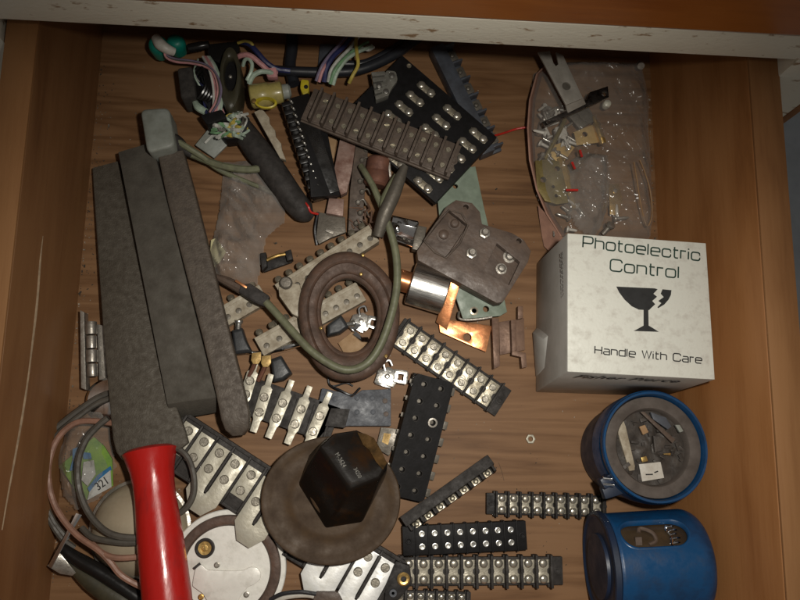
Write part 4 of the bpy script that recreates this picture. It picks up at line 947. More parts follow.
for a in (((260, 253), (266, 252), (267, 266), (262, 271)), ((285, 251), (291, 249), (293, 259), (287, 261))):
    mb = MB(); mb.slab(t.LL([(x, y, 11) for x, y in a]), 8); t.part('end_post', mb, 'blackrough', .6)
mb = MB(); mb.tube(t.LL([(267, 260, 9), (276, 256, 10), (285, 254, 9)]), 1.3, 8); t.part('contact', mb, 'brass')

t = T('riveted_plate', 'dark blue grey fibre plate with two rows of rivets, right of the tinned straps', 'plate', (355, 408, 0))
o_ = t.LL([(322, 388, 9), (340, 392, 9), (352, 397, 9), (362, 390, 9), (391, 389, 9), (391, 426, 9), (350, 426, 9), (328, 428, 9), (318, 440, 9), (312, 430, 9)])
mb = MB(); mb.slab(o_, 5); t.part('plate_body', mb, 'bluegrey', .4)
for px, py, m_ in ((357, 398, 'bluegrey'), (372, 398, 'bluegrey'), (385, 401, 'brown'), (357, 412, 'bluegrey'), (373, 412, 'bluegrey'), (386, 414, 'brown'), (335, 399, 'bluegrey')):
    mb = MB(); mb.lathe([(1.8, 0), (1.7, .6), (.1, 1.0)], o=t.L(px, py, 9), n=14); t.part('rivet', mb, m_)
mb = MB(); mb.slab(t.LL([(331, 408, 13), (350, 409, 13), (345, 428, 13), (325, 426, 13)]), 4); t.part('raised_pad', mb, 'charcoal', .5)
mb = MB(); mb.tube(t.LL([(328, 377, 4), (330, 385, 4), (340, 390, 9.8), (352, 395, 9.8), (360, 388, 6)]), .7, 6); t.part('wire_edge', mb, 'w_black')
t = T('bent_tab', 'grey and rust tan bent metal tab left of the black hole block', 'tab', (385, 440, 0))
mb = MB(); mb.slab(t.LL([(381, 427, 5), (398, 429, 6), (396, 440, 6), (389, 456, 5), (376, 448, 5)]), 2); t.part('tab_body', mb, 'greymetal', .3)
mb = MB(); mb.slab(t.LL([(384, 433, 6.4), (391, 434, 6.8), (388, 445, 6.4), (382, 442, 6.2)]), .6); t.part('rust_patch', mb, 'dullbrass')
t = T('hex_nut', 'tiny brass nut lying alone on the bare drawer bottom', 'nut', (530, 439, 0))
mb = MB(); mb.plate(circ(0, 0, 3.4, 6), [circ(0, 0, 1.7, 12)], 0, 2.4); t.solo(mb, 'platedull', .3)
t = T('hair_wire', 'thin black bent wire below the brown ring', 'wire', (330, 375, 0))
mb = MB(); mb.tube(t.LL([(328, 374, 3), (329, 384, 2), (335, 386, 1.4), (346, 383, 3), (353, 386, 2)]), .6, 6); t.solo(mb, 'w_black')

# ------------------------------------------------------------------ rusty pieces under the brown slotted strip
t = T('rusted_terminal_board', 'upright corroded pinkish board with a column of pins, below the brown slotted strip', 'terminal board', (340, 190, 0))
mb = MB(); mb.slab(t.LL([(341, 133, 14), (356, 141, 14), (352, 170, 14), (347, 192, 14), (341, 195, 14), (333, 175, 14)]), 7); t.part('tin_panel', mb, 'pinkrust', .5)
mb = MB(); mb.slab(t.LL([(357, 134, 12), (369, 137, 12), (362, 230, 10), (348, 232, 10), (350, 190, 11)]), 8); t.part('pin_board', mb, 'browngrey', .6)
for i in range(9):
    mb = MB(); a = t.L(364 - i * 1.0 + (i % 2) * 3, 140 + i * 10.5, 11); mb.lathe([(1.8, 0), (1.8, 2.2), (1, 3), (.1, 3)], o=a, n=12); mb.tube([a + Vector((0, 0, 2)), a + Vector((3.5, 1.5, 3.5)), a + Vector((6, -1.5, 1))], .6, 6); t.part('pin', mb, 'greymetal' if i % 3 else 'steel')
mb = MB(); mb.slab(t.LL([(329, 198, 14), (344, 199, 14), (343, 216, 14), (326, 213, 14)]), 5); t.part('pink_pad', mb, 'pinkrust', .4)
t = T('grey_back_plate', 'flat dull grey plate with a small latch, above the long white bar', 'plate', (332, 225, 0))
mb = MB(); mb.slab(t.LL([(319, 212, 9), (345, 217, 9), (346, 232, 9), (330, 238, 9), (319, 244, 9), (316, 238, 9)]), 4); t.part('plate_body', mb, 'greymetal', .5)
mb = MB(); mb.tube(t.LL([(318, 212, 9), (315, 230, 8), (317, 245, 5)]), .9, 6); t.part('edge_wire', mb, 'w_black')
mb = MB(); mb.slab(t.LL([(326, 228, 11), (334, 231, 11), (333, 234, 11), (325, 231, 11)]), 1.4); t.part('latch', mb, 'steel', .2)
t = T('rust_can', 'squat red rusted metal can below the middle of the brown slotted strip', 'can', (378, 172, 0))
mb = MB(); a = t.L(380, 158, 17); b = t.L(376, 184, 15); mb.lathe([(.2, 0), (7.5, 0), (8.6, 1.2), (8.8, 9), (8.2, 10), (8.8, 11), (8.8, (b - a).length), (7.5, (b - a).length + 1.5), (.3, (b - a).length + 1.5)], o=a, ax=(b - a), n=40); t.part('can_body', mb, 'redrust')
mb = MB(); mb.slab(t.LL([(387, 155, 22), (389.5, 155, 22), (391.5, 176, 21), (389.5, 177, 21)]), 12); t.part('bright_edge', mb, 'steel', .2)
t = T('wire_scrap', 'tangle of small rusty wire ends above the long white bar', 'wire', (362, 215, 0))
rnd = random.Random(11); mb = MB()
for i in range(16):
    x, y = rnd.uniform(352, 378), rnd.uniform(200, 234); q_ = [t.L(x + rnd.uniform(-8, 8), y + rnd.uniform(-9, 9), rnd.uniform(6, 15)) for _ in range(3)]; mb.tube(q_, rnd.uniform(.5, .9), 6)
t.solo(mb, 'tanmetal')
t = T('pale_card', 'pale scrap of card between the black connector and the rusted board', 'card', (325, 145, 0))
mb = MB(); mb.slab(t.LL([(313, 128, 5), (337, 138, 5), (334, 158, 5), (326, 162, 5)]), 1.2); t.solo(mb, 'tan', .2)

# ------------------------------------------------------------------ connectors and wiring, top left
def wire(label, pts, r, m, name='wire', grp=None, cat='wire', n=8):
    t = T(name, label, cat, (pts[0][0], pts[0][1], 0), group=grp); mb = MB(); mb.tube(t.LL(pts), r, n); t.solo(mb, m); return t
t = T('wire_plug', 'teal two lobed plug with a white centre and thin leads, at the top left', 'plug', (167, 46, 0))
for cx_, cy_, rx, ry in ((157, 43, 9.5, 10), (175, 41, 9.5, 8.5)):
    mb = MB(); mb.lathe([(rx * .62, -14), (rx * .70, -6), (rx * .68, -2), (rx * .55, .5), (rx * .3, 1.6), (.1, 1.8)], o=t.L(cx_, cy_, 26), n=28, sy=ry / rx); t.part('lobe', mb, 'teal', smooth=60)
mb = MB(); mb.tube(t.LL([(156, 38, 28), (160, 44, 29.5), (167, 49, 29), (174, 52, 26)]), [3.4, 4.2, 3.6, 3.0], 12); t.part('white_core', mb, 'cwhite')
for k, m_ in enumerate(('w_purple', 'greywire', 'w_pink')):
    mb = MB(); mb.tube(t.LL([(162 + k, 47, 29), (166, 55 + k, 26), (176, 59 + k * 1.4, 25), (192, 61 + k * 1.2, 26), (206, 65 + k, 29), (216 - k, 74, 32), (221 - k * 1.6, 88, 33), (219 - k * 1.5, 101, 32), (212 - k, 112, 26)]), .85, 7); t.part('lead', mb, m_)
t = T('pin_connector', 'short black cylinder connector with a shiny side, right of the teal plug', 'connector', (198, 47, 0))
a, b = t.L(188, 48.5, 22), t.L(209, 44.5, 24); mb = MB(); mb.lathe([(.2, 0), (2.6, 0), (3.2, .8), (3.2, 11), (2.7, 12), (2.7, (b - a).length)], o=a, ax=b - a, n=24); t.solo(mb, 'blackgloss')
t = T('relay_block', 'dark square foam faced block at the left end of the wiring bundle', 'block', (186, 83, 0))
mb = MB(); cushion(mb, t.LL([(177, 68, 30), (192, 66, 30), (196, 96, 30), (181, 99, 30)]), 22, 2.5, 1.2); t.solo(mb, 'foam', smooth=50)
t = T('wiring_bundle', 'black taped bundle of pink white and green wires, right of the dark foam faced block', 'wiring', (215, 100, 0))
mb = MB(); mb.slab(rr(t.LL([(194, 70, 16), (214, 62, 16), (222, 100, 16), (220, 122, 16), (206, 114, 16), (194, 100, 16)]), 3), 14); t.part('core', mb, 'black', 1.5)
for k in range(4):
    mb = MB(); mb.tube(t.LL([(194 + k * 3, 72 + 2 * k, 22), (202 + 2 * k, 66 + 4 * k, 27), (206 + 2 * k, 84 + 3 * k, 28), (198 + 3 * k, 98 + k, 25), (195 + 2 * k, 84, 22)]), 1.3, 8); t.part('loop', mb, 'blackgloss')
for k, m_ in enumerate(('w_white', 'w_pink', 'w_pink', 'w_white', 'w_mint')):
    mb = MB(); mb.tube(t.LL([(203 + k * 1.6, 57, 22), (209 + k * 1.8, 68, 28), (213 + k * 1.9, 84, 29), (214 + k * 2.0, 98, 28), (213 + k * 1.9, 112, 25)]), 1.05, 7); t.part('wire', mb, m_)
mb = MB(); mb.tube(t.LL([(194, 100, 20), (198, 107, 23), (206, 112, 24)]), [1.6, 2.8, 2.6], 10); t.part('green_sheath', mb, 'w_mint')
mb = MB(); mb.slab(rr(t.LL([(200, 115, 29), (222, 109, 30), (227, 118, 30), (207, 125, 29)]), 2), 12); t.part('tape', mb, 'black', 1)
rnd = random.Random(5)
for k in range(46):
    x, y = rnd.uniform(215, 245), rnd.uniform(115, 136); m_ = rnd.choice(('w_mint', 'w_white', 'w_mint', 'clearsolid', 'w_green', 'w_yellow'))
    a_ = rnd.uniform(-.7, .7); mb = MB(); l_ = rnd.uniform(4, 8); mb.tube(t.LL([(x - l_ * math.cos(a_), y - l_ * math.sin(a_), rnd.uniform(18, 24)), (x, y, rnd.uniform(22, 28)), (x + l_ * math.cos(a_), y + l_ * math.sin(a_) + rnd.uniform(-3, 3), rnd.uniform(16, 24))]), rnd.uniform(.8, 1.6), 6); t.part('frayed_strand', mb, m_)
rnd = random.Random(21)
for k in range(16):
    x0_, y0_ = rnd.uniform(196, 212), rnd.uniform(58, 72); x1_, y1_ = rnd.uniform(206, 236), rnd.uniform(108, 120)
    mb = MB(); mb.tube(t.LL([(x0_, y0_, rnd.uniform(14, 20)), (x0_ + rnd.uniform(-6, 8), y0_ + 15, rnd.uniform(20, 26)), ((x0_ + x1_) / 2 + rnd.uniform(-6, 5), 94, rnd.uniform(20, 27)), (x1_, y1_, rnd.uniform(18, 26))]), rnd.uniform(.6, 1.0), 6)
    t.part('thin_wire', mb, ('w_black', 'w_black', 'w_white', 'w_black', 'w_pink', 'w_blue', 'w_mint')[k % 7])
mb = MB(); mb.slab(rr(t.LL([(212, 122, 22), (232, 112, 24), (246, 122, 22), (242, 138, 20), (224, 140, 19)]), 3), 14); t.part('tape', mb, 'black', 1.5)
for k in range(7):
    mb = MB(); x = 238 + k * 1.7; mb.tube(t.LL([(x, 112 + k, 20), (x + rnd.uniform(-4, 4), 122, 26), (x - 8 + rnd.uniform(-3, 3), 134 + k % 3, 23)]), .9, 6); t.part('thin_wire', mb, ('w_white', 'greymetal', 'w_black')[k % 3])
t = T('oval_housing', 'tall dark olive oval connector housing with a black opening', 'connector', (230, 78, 0))
mb = MB(); q = t.L(230, 78, 30); n = 48; rings = []
for i in range(n):
    a = 2 * math.pi * i / n; rg = []
    for f, z in ((0, -6), (0, -1), (.15, .6), (.6, .9), (.9, .2), (1, -2), (1, -24)):
        rx = mmp(6.5 + 4.8 * f, 30); ry = mmp(18 + 18 * f, 30); rg.append(q + Vector((rx * math.cos(a) - .05 * ry * math.sin(a), ry * math.sin(a) - (1 - f) * -3.0, z)))
    rings.append(rg)
mb.loft(rings, ringclose=True, caps=(False, False)); t.part('housing_shell', mb, 'olive', smooth=50)
mb = MB(); mb.lathe([(mmp(7, 30), 0), (.1, -.5)], o=q + Vector((0, 3, -5)), n=30, sy=2.7); t.part('opening', mb, 'black')
mb = MB(); mb.lathe([(1.4, 0), (1.2, 1.5), (.1, 2)], o=q + Vector((-.5, 3, -5)), n=12); t.part('pin', mb, 'steel')
t = T('black_plug_base', 'black moulded plug base behind the oval connector housing', 'plug', (214, 50, 0))
mb = MB(); mb.slab(rr(t.LL([(207, 44, 22), (238, 41, 22), (240, 50, 22), (222, 64, 22), (208, 58, 22)]), 2), 20); t.solo(mb, 'blackgloss', .8)
wire('pink wire arching right of the oval connector housing', [(236, 58, 24), (243, 55, 29), (251, 56, 31), (261, 64, 29), (269, 71, 25), (277, 73, 22)], 1.9, 'w_pink')
wire('mint wire making a tight hook right of the oval connector housing', [(243, 66, 24), (245, 60, 28), (249, 59, 30), (252, 64, 29), (251, 72, 28), (247, 80, 26), (250, 78, 26)], 1.3, 'w_mint')
wire('mint wire arching down toward the amber connector', [(249, 84, 24), (253, 76, 27), (260, 72, 29), (268, 72, 27), (275, 75, 23)], 1.8, 'w_mint')
wire('navy wire running along the top right of the oval connector housing', [(240, 42, 22), (249, 44, 25), (257, 52, 27), (266, 62, 25), (277, 69, 22), (290, 71, 20)], 1.9, 'w_blue')
wire('short yellow wire at the top of the oval connector housing', [(238, 43, 24), (245, 41, 27), (251, 43, 28), (254, 48, 26)], 1.1, 'w_yellow')
t = T('pink_wire_tie', 'pink sleeve joining the wires above the amber connector', 'sleeve', (272, 72, 0))
mb = MB(); mb.slab(rr(t.LL([(265, 68, 26), (276, 67, 26), (278, 77, 26), (267, 77, 26)]), 1.5), 6); t.solo(mb, 'w_pink', 1)
t = T('amber_connector', 'translucent amber cylinder connector with a yellow ring and grey end', 'connector', (268, 95, 0))
a, b = t.L(250, 97, 26), t.L(283, 92, 26); d = b - a; R_ = mmp(12.5, 26)
mb = MB(); mb.lathe([(.2, 0), (R_ * .8, 0), (R_, 1.4), (R_, d.length * .55), (R_ * .9, d.length * .6), (R_ * .92, d.length - 1), (R_ * .7, d.length), (.2, d.length)], o=a, ax=d, n=40); t.part('connector_body', mb, 'yellowamber', smooth=50)
mb = MB(); mb.lathe([(.2, 0), (R_ * .62, 0), (R_ * .62, 4), (R_ * .4, 5.5), (.2, 5.5)], o=b, ax=d, n=30); t.part('end_cap', mb, 'greyplastic')
mb = MB(); mb.lathe([(7.4, -1.5), (7.6, .8), (6.2, 1.3), (5.6, 0), (5.4, -2)], o=t.L(266, 103, 33), n=36, sy=.55, caps=(False, False)); t.part('yellow_ring', mb, 'yellow')
mb = MB(); mb.lathe([(1.8, 0), (1.6, .8), (.1, 1.1)], o=t.L(254, 101, 33.5), n=14); t.part('stud', mb, 'brass')
t = T('yellow_connector', 'little bright yellow connector left of the brown slotted strip', 'connector', (305, 86, 0))
mb = MB(); mb.slab(rr(t.LL([(301, 79, 20), (309, 80, 20), (309, 92, 20), (303, 95, 20), (300, 88, 20)]), 1.5), 12); t.part('connector_body', mb, 'yellow', .8)
mb = MB(); mb.lathe([(1.5, 0), (1.5, .5), (.1, .6)], o=t.L(306, 87, 20), n=14); t.part('socket', mb, 'darkhole')
wire('thick dark cable running across the top of the drawer behind the coloured wires', [(274, 70, 16), (290, 71, 17), (312, 72, 17), (336, 72, 17), (358, 70, 17), (380, 62, 16), (402, 50, 14), (420, 36, 10)], [3.4, 3.7, 3.7], 'cable', 'cable', cat='cable', n=16)
wire('second dark cable curving under the white rail beside the black screw plate', [(345, 64, 12), (364, 63, 12), (384, 54, 12), (400, 44, 10), (414, 34, 8)], 2.6, 'cable', 'cable', cat='cable', n=12)
wire('flat dark cable coming down from under the white rail to the amber connector', [(292, 30, 8), (292, 48, 9), (290, 66, 10), (294, 84, 12)], 4.3, 'cable', 'cable', cat='cable', n=12)
for lab, m_, r, pts in (
    ('purple wire, leftmost of the coloured wires entering the brown slotted strip', 'w_purple', 1.2, [(316, 81, 26), (321, 68, 30), (329, 56, 30), (340, 44, 26), (350, 30, 20)]),
    ('pink wire entering the left end of the brown slotted strip', 'w_pink', 1.2, [(319, 82, 26), (323, 70, 30), (333, 56, 28), (345, 42, 24), (356, 28, 20)]),
    ('navy wire entering the left end of the brown slotted strip', 'w_blue', 1.8, [(324, 82, 25), (326, 69, 29), (333, 57, 30), (344, 46, 26), (356, 30, 20)]),
    ('white wire entering the left end of the brown slotted strip', 'w_white', 1.2, [(328, 82, 25), (331, 70, 29), (339, 59, 30), (350, 48, 26), (362, 32, 20)]),
    ('green wire entering the left end of the brown slotted strip', 'w_green', 1.2, [(330, 84, 25), (334, 72, 29), (342, 61, 30), (353, 51, 26), (368, 42, 20)]),
    ('mint wire, thickest of the coloured wires entering the brown slotted strip', 'w_mint', 1.4, [(333, 85, 24), (337, 73, 28), (346, 60, 29), (358, 52, 26), (372, 46, 22)]),
    ('lone yellow wire crossing in front of the dark cable', 'w_yellow', 1.3, [(349, 83, 24), (353, 75, 28), (358, 65, 29), (357, 54, 29), (356, 42, 26), (357, 28, 20)]),
    ('short white wire tucked below the white rail', 'w_white', 1.1, [(352, 50, 20), (360, 47, 22), (368, 50, 22), (374, 47, 20)])):
    wire(lab, pts, r, m_, grp='coloured wires at the brown slotted strip')
wire('thin red wire running right from the black screw plate to the bag', [(493, 136, 10), (504, 133, 5), (516, 129, 4), (528, 127, 6)], .8, 'w_red')
t = T('clear_connector', 'cluster of clear plastic ribbed pieces with screws on the black plate', 'connector', (382, 88, 18))
mb = MB()
for k in range(5): mb.slab(rr(t.LL([(371 + k * 1.0, 76 + k * 6 - 4, 29), (385 + k * .8, 73 + k * 5 - 2, 29), (386 + k * .8, 77 + k * 5 - 2, 29), (372 + k, 80 + k * 6 - 4, 29)]), 1), 7)
t.part('ribs', mb, 'clearsolid', .4)
mb = MB(); mb.slab(rr(t.LL([(386, 70, 28), (396, 71, 28), (398, 80, 28), (392, 88, 28), (388, 96, 28), (382, 98, 28), (382, 84, 28)]), 2), 5); t.part('shell', mb, 'clearsolid', .8)
for px, py in ((392, 76), (386, 92), (379, 86)): mb = MB(); mb.lathe([(2.2, 0), (2, 1.5), (.1, 2)], o=t.L(px, py, 29), n=16); t.part('screw', mb, 'shiny')
t = T('clear_clip', 'clear plastic clip below the wiring bundle, above the grey green leads', 'clip', (213, 135, 0))
mb = MB(); mb.slab(t.LL([(195, 145, 8), (209, 128, 10), (216, 122, 10), (233, 137, 9), (226, 146, 8), (214, 158, 7)]), 2.5); t.part('clip_body', mb, 'greyplastic', .5)
mb = MB(); mb.tube(t.LL([(205, 143, 10), (212, 136, 12), (218, 135, 12), (228, 140, 11)]), .9, 6); t.part('rib', mb, 'w_white')

# thick loom, pale saw-toothed strip, black connector on edge
t = T('cable_loom', 'thick dark cloth covered loom running down beside the black toothed connector', 'cable', (270, 165, 0))
mb = MB(); mb.tube(t.LL([(240, 126, 12), (256, 148, 13), (274, 172, 13), (292, 198, 12), (304, 212, 11), (312, 218, 9)]), [8.0, 9.2, 9.4, 9.0, 8.2, 3.0], 20); t.part('sleeve', mb, 'charcoal', smooth=60)
mb = MB(); mb.tube(t.LL([(303, 200, 16), (308, 206, 19), (311, 212, 17), (318, 214, 14)]), .8, 6); t.part('red_thread', mb, 'w_red')
t = T('saw_tooth_strip', 'pale beige strip with a scalloped edge, tucked under the amber connector', 'strip', (266, 125, 0))
sp = [(254, 112, 20), (261, 109, 20)] + [(264 + k * 3 + (2.2 if k % 2 else 0), 111 + k * 6.5, 20) for k in range(7)] + [(286, 160, 19), (280, 158, 19)]
mb = MB(); mb.slab(t.LL(sp), 5); t.solo(mb, 'ceramic', .4)
t = T('edge_connector', 'black toothed card connector with a silver pin row and smooth glossy side', 'connector', (290, 98, 30), (321, 196, 24))
L = t.len; mb = MB(); mb.box((L / 2, 6.5, -7), (L, 14, 14)); 
for i in range(12): mb.box((L * (i + .5) / 12, -3.6, -7), (L / 22, 6.5, 13))
mb.box((L / 2, -2.5, -9), (L, 6, 9)); t.part('connector_body', mb, 'blackgloss', .5)
mb = MB(); a = t.L(300, 94, 24); b = t.L(340, 196, 18); mb.slab([t.L(303, 96, 28), t.L(321, 100, 24), t.L(340, 195, 22), t.L(311, 197, 28)], 8); t.part('smooth_side', mb, 'black', .6)
for i in range(14):
    mb = MB(); x = L * (i + .5) / 14; mb.tube([Vector((x - 1.8, -.9, .1)), Vector((x, -.2, 1.1)), Vector((x + 1.6, .6, .1))], .8, 6); t.part('pin', mb, 'shiny')
t = T('purple_grey_board', 'dull purple grey board standing behind the coloured wires under the white rail', 'board', (322, 55, 0))
mb = MB(); mb.slab(t.LL([(320, 44, 4), (336, 44, 4), (330, 66, 4), (318, 66, 4)]), 3); t.solo(mb, 'bluegrey', .3)

# ------------------------------------------------------------------ bags
def inside(x, y, poly):
    c = False; n = len(poly)
    for i in range(n):
        x1, y1 = poly[i]; x2, y2 = poly[i - 1]
        if (y1 > y) != (y2 > y) and x < (x2 - x1) * (y - y1) / (y2 - y1) + x1: c = not c
    return c
def crumpled(t, poly, zf, amp, fr, step=1.6, seed=0, thick=.12):
    """a crumpled film over the outline poly (photo points); zf gives its mean height"""
    q = [P(x, y, z) for x, y, z in poly]; pl = [(p.x, p.y) for p in q]
    x0, x1 = min(p[0] for p in pl), max(p[0] for p in pl); y0, y1 = min(p[1] for p in pl), max(p[1] for p in pl)
    mb = MB(); nx = int((x1 - x0) / step) + 2; ny = int((y1 - y0) / step) + 2; V = {}
    def edge_d(x, y): 
        best = 1e9
        for i in range(len(pl)):
            a = Vector(pl[i - 1]); b = Vector(pl[i]); p = Vector((x, y)); ab = b - a; u = max(0, min(1, (p - a).dot(ab) / max(1e-6, ab.dot(ab)))); best = min(best, (p - a - ab * u).length)
        return best
    for i in range(nx):
        for j in range(ny):
            x, y = x0 + i * step + random.uniform(-.3, .3), y0 + j * step + random.uniform(-.3, .3)
            if inside(x, y, pl):
                d = min(1, edge_d(x, y) / 9)
                u_ = x * .8 + y * .6; v_ = y * .8 - x * .6; nz = noise.ridged_multi_fractal(Vector((u_ * fr * 1.5 + seed, v_ * fr * .55, seed)), .8, 2.2, 4, 1, 2)
                n2 = noise.noise(Vector((x * fr * .6, y * fr * .6, seed + 5)))
                V[i, j] = mb.b.verts.new(t.I @ Vector((x, y, max(.4, zf(x, y) * (.35 + .65 * d) + amp * (nz - 1.0) * d + amp * .8 * n2))))
    for (i, j) in list(V):
        k = [(i, j), (i + 1, j), (i + 1, j + 1), (i, j + 1)]
        if all(c in V for c in k): mb.b.faces.new([V[c] for c in k])
        else:
            g = [c for c in k if c in V]
            if len(g) == 3: mb.b.faces.new([V[c] for c in g])
    for v in [v for v in mb.b.verts if not v.link_faces]: mb.b.verts.remove(v)
    return mb
t = T('plastic_bag', 'crumpled clear plastic bag with a scrap of yellow paper, left of the white bars', 'bag', (245, 230, 0))
mb = crumpled(t, [(222, 160, 8), (246, 158, 8), (270, 180, 8), (287, 198, 8), (284, 222, 8), (268, 236, 8), (262, 258, 8), (258, 286, 6), (236, 287, 6), (214, 284, 6), (209, 262, 6), (211, 240, 8), (218, 212, 8)], lambda x, y: 14, 6.0, .07, 1.1, 3)
t.part('film', mb, 'bag2', smooth=40)
mb = MB(); mb.slab(t.LL([(211, 240, 8), (216, 238, 9), (226, 252, 10), (220, 262, 9), (213, 268, 8), (210, 258, 8)]), .5); t.part('paper_scrap', mb, 'yellowpaper')
t = T('plastic_bag', 'large clear plastic bag holding brass hinges and screws, above the white carton', 'bag', (595, 150, 0))
mb = crumpled(t, [(534, 72, 12), (552, 60, 12), (600, 58, 12), (644, 60, 12), (652, 100, 14), (654, 160, 14), (655, 215, 12), (650, 240, 8), (600, 246, 6), (560, 246, 5), (548, 226, 5), (536, 196, 8), (530, 150, 12), (530, 105, 14)], lambda x, y: 21, 4.2, .05, 1.3, 9)
t.part('film', mb, 'bag', smooth=40)
mb = MB(); ptsl = [(548, 62), (536, 74), (529, 100), (527, 128), (529, 160), (536, 190), (546, 214), (560, 236)]
rg = []
for k, (x, y) in enumerate(ptsl):
    a = t.L(x, y, 22 - abs(k - 3) * 2); b = t.L(x + 5, y, 1); rg.append([a, a + Vector((1.2, 0, .1)), b + Vector((1.2, 0, 0)), b])
mb.loft(rg); t.part('card_edge', mb, 'pinkcard', .1)
mb = MB(); mb.slab(t.LL([(538, 205, 9), (546, 214, 13), (560, 234, 14), (566, 242, 12), (554, 256, 5), (544, 246, 3), (541, 228, 4)]), .9); t.part('card_flap', mb, 'pinkcard')
mb = MB(); mb.tube(t.LL([(634, 162, 26), (637, 180, 25), (641, 205, 22), (647, 226, 18), (652, 214, 20), (650, 190, 23), (644, 170, 26), (640, 160, 27)]), .45, 6); t.part('seam', mb, 'tan')
t.empty()
t = T('plastic_bag', 'small crumpled inner bag with red marks lying on the brass plates', 'bag', (595, 190, 12))
mb = crumpled(t, [(577, 152, 22), (592, 146, 22), (612, 150, 22), (616, 168, 22), (614, 200, 22), (606, 222, 20), (596, 238, 16), (580, 226, 18), (566, 200, 20), (566, 172, 22)], lambda x, y: 28, 4.2, .085, 1.1, 21)
t.part('film', mb, 'bag2', smooth=40)
for l in ([(572, 162), (575, 169)], [(566, 190), (578, 190)], [(580, 150), (582, 157)]):
    mb = MB(); mb.tube(t.LL([(x, y, 31) for x, y in l]), .9, 6); t.part('red_mark', mb, 'w_red')
wire('pale red tipped bolt head half hidden at the top right corner of the bag', [(640, 64, 18), (641, 66, 22)], 2.6, 'steel', 'bolt', cat='bolt', n=16)

t = T('corner_bracket', 'steel T shaped bracket with a slotted arm, lying on the bag at the top', 'bracket', (570, 95, 10))
def pl2(l, z): return [(p.x, p.y) for p in t.LL([(x, y, z) for x, y in l])]
zA = 38; zz = t.L(560, 80, zA).z
sl = [(551, 48), (557, 50)] 
mb = MB(); arm = pl2([(538, 52), (550, 51), (553.5, 63), (556, 66), (558.5, 64), (556, 52), (563, 55), (583, 98), (566, 105)], zA)
q = t.L(566.4, 86, zA); mb.plate(arm, [circ(q.x, q.y, 3.0, 20)], zz - 1.8, zz); t.part('arm', mb, 'bracketsteel', .3)
mb = MB(); q2 = t.L(566.4, 86, zA - 1); mb.lathe([(3.0, -1.8), (2.9, -.6), (.1, -.5)], o=q2, n=20); t.part('rivet', mb, 'greymetal')
mb = MB(); mb.slab(t.LL([(565.5, 104, zA - 1), (583, 97, zA - 1), (586, 104, 33), (568, 113, 33)]), 2); t.part('bend', mb, 'bracketsteel', .3)
mb = MB(); q = t.L(604, 94, 33); q3 = t.L(548, 122, 33)
mb.plate(pl2([(542, 122), (566, 111), (586, 100), (590, 92), (608, 86), (609, 97), (590, 106), (566, 117), (545, 127)], 33), [circ(q.x, q.y, 1.7, 14), circ(q3.x, q3.y, 1.3, 14)], q.z - 1.8, q.z); t.part('foot', mb, 'steeldark', .3)
t = T('dome_screw', 'white domed screw beside the right end of the steel bracket', 'screw', (607, 104, 14))
mb = MB(); mb.lathe([(2.6, -4), (3.1, 0), (2.6, 1.6), (1.2, 2.4), (.1, 2.6)], o=t.L(607, 104, 22), n=20); t.solo(mb, 'wax')
t = T('grey_hinge_plate', 'dull grey square plate behind the foot of the steel bracket', 'plate', (580, 120, 6))
mb = MB(); mb.slab(t.LL([(568, 115, 17), (588, 106, 17), (596, 120, 16), (580, 129, 16)]), 2); t.solo(mb, 'greymetal', .3)
t = T('loose_hinge', 'bright brass hinge with a rolled knuckle, inside the bag right of the screws', 'hinge', (588, 134, 4))
mb = MB(); p5 = [(p.x, p.y) for p in t.LL([(574, 132, 17), (594, 124, 17), (602, 142, 17), (577, 145, 17)])]; q = t.L(585, 134, 17); mb.plate(p5, [circ(q.x, q.y, 2, 14)], q.z - 1.6, q.z); t.part('leaf', mb, 'leafbrass', .3)
mb = MB(); mb.cyl(t.L(596, 123, 18), t.L(603, 144, 18), 2.8, n=20); t.part('knuckle', mb, 'brass', .3)
mb = MB(); mb.cyl(t.L(594, 116, 18), t.L(597, 126, 18), 1.4, n=14); t.part('pin', mb, 'brass', .2)
t = T('brass_plate', 'tan brass plate under the dark brown rod in the bag', 'plate', (556, 152, 3))
mb = MB(); mb.slab(t.LL([(551, 146, 13), (563, 142, 14), (575, 147, 14), (564, 162, 13), (546, 162, 12)]), 1.8); t.solo(mb, 'leafbrass', .3)
wire('olive brown rod lying diagonally among the screws in the bag', [(565, 120, 18), (556, 138, 19), (545, 159, 17)], 1.6, 'olivebrass', 'rod', cat='rod', n=10)
t = T('olive_plate', 'olive brass square plate with round holes in the lower left of the bag', 'plate', (550, 182, 3))
o_ = t.LL([(535, 161, 16), (549, 159, 17), (562, 162, 17), (565, 180, 17), (568, 203, 16), (556, 205, 15), (544, 202, 14), (536, 190, 14)])
mb = MB(); hs = [circ(p.x, p.y, r, 14) for p, r in ((t.L(557, 169, 16), 2.0), (t.L(543, 180, 16), 2.2), (t.L(553, 187, 16), 1.2), (t.L(556, 196, 16), 1.3))]
mb.plate([(p.x, p.y) for p in o_], hs, o_[1].z - 2, o_[1].z); t.solo(mb, 'olivebrass', .3)
t = T('loose_hinge', 'tan hinge leaf under the right side of the inner bag', 'hinge', (618, 198, 3))
mb = MB(); mb.slab(t.LL([(609, 184, 12), (619, 184, 12), (623, 200, 12), (618, 216, 12), (610, 214, 12)]), 2); t.part('leaf', mb, 'brass', .3)
mb = MB(); mb.lathe([(1.6, 0), (1.6, .8), (.1, 1)], o=t.L(615, 191, 12), n=12); t.part('rivet', mb, 'steel')
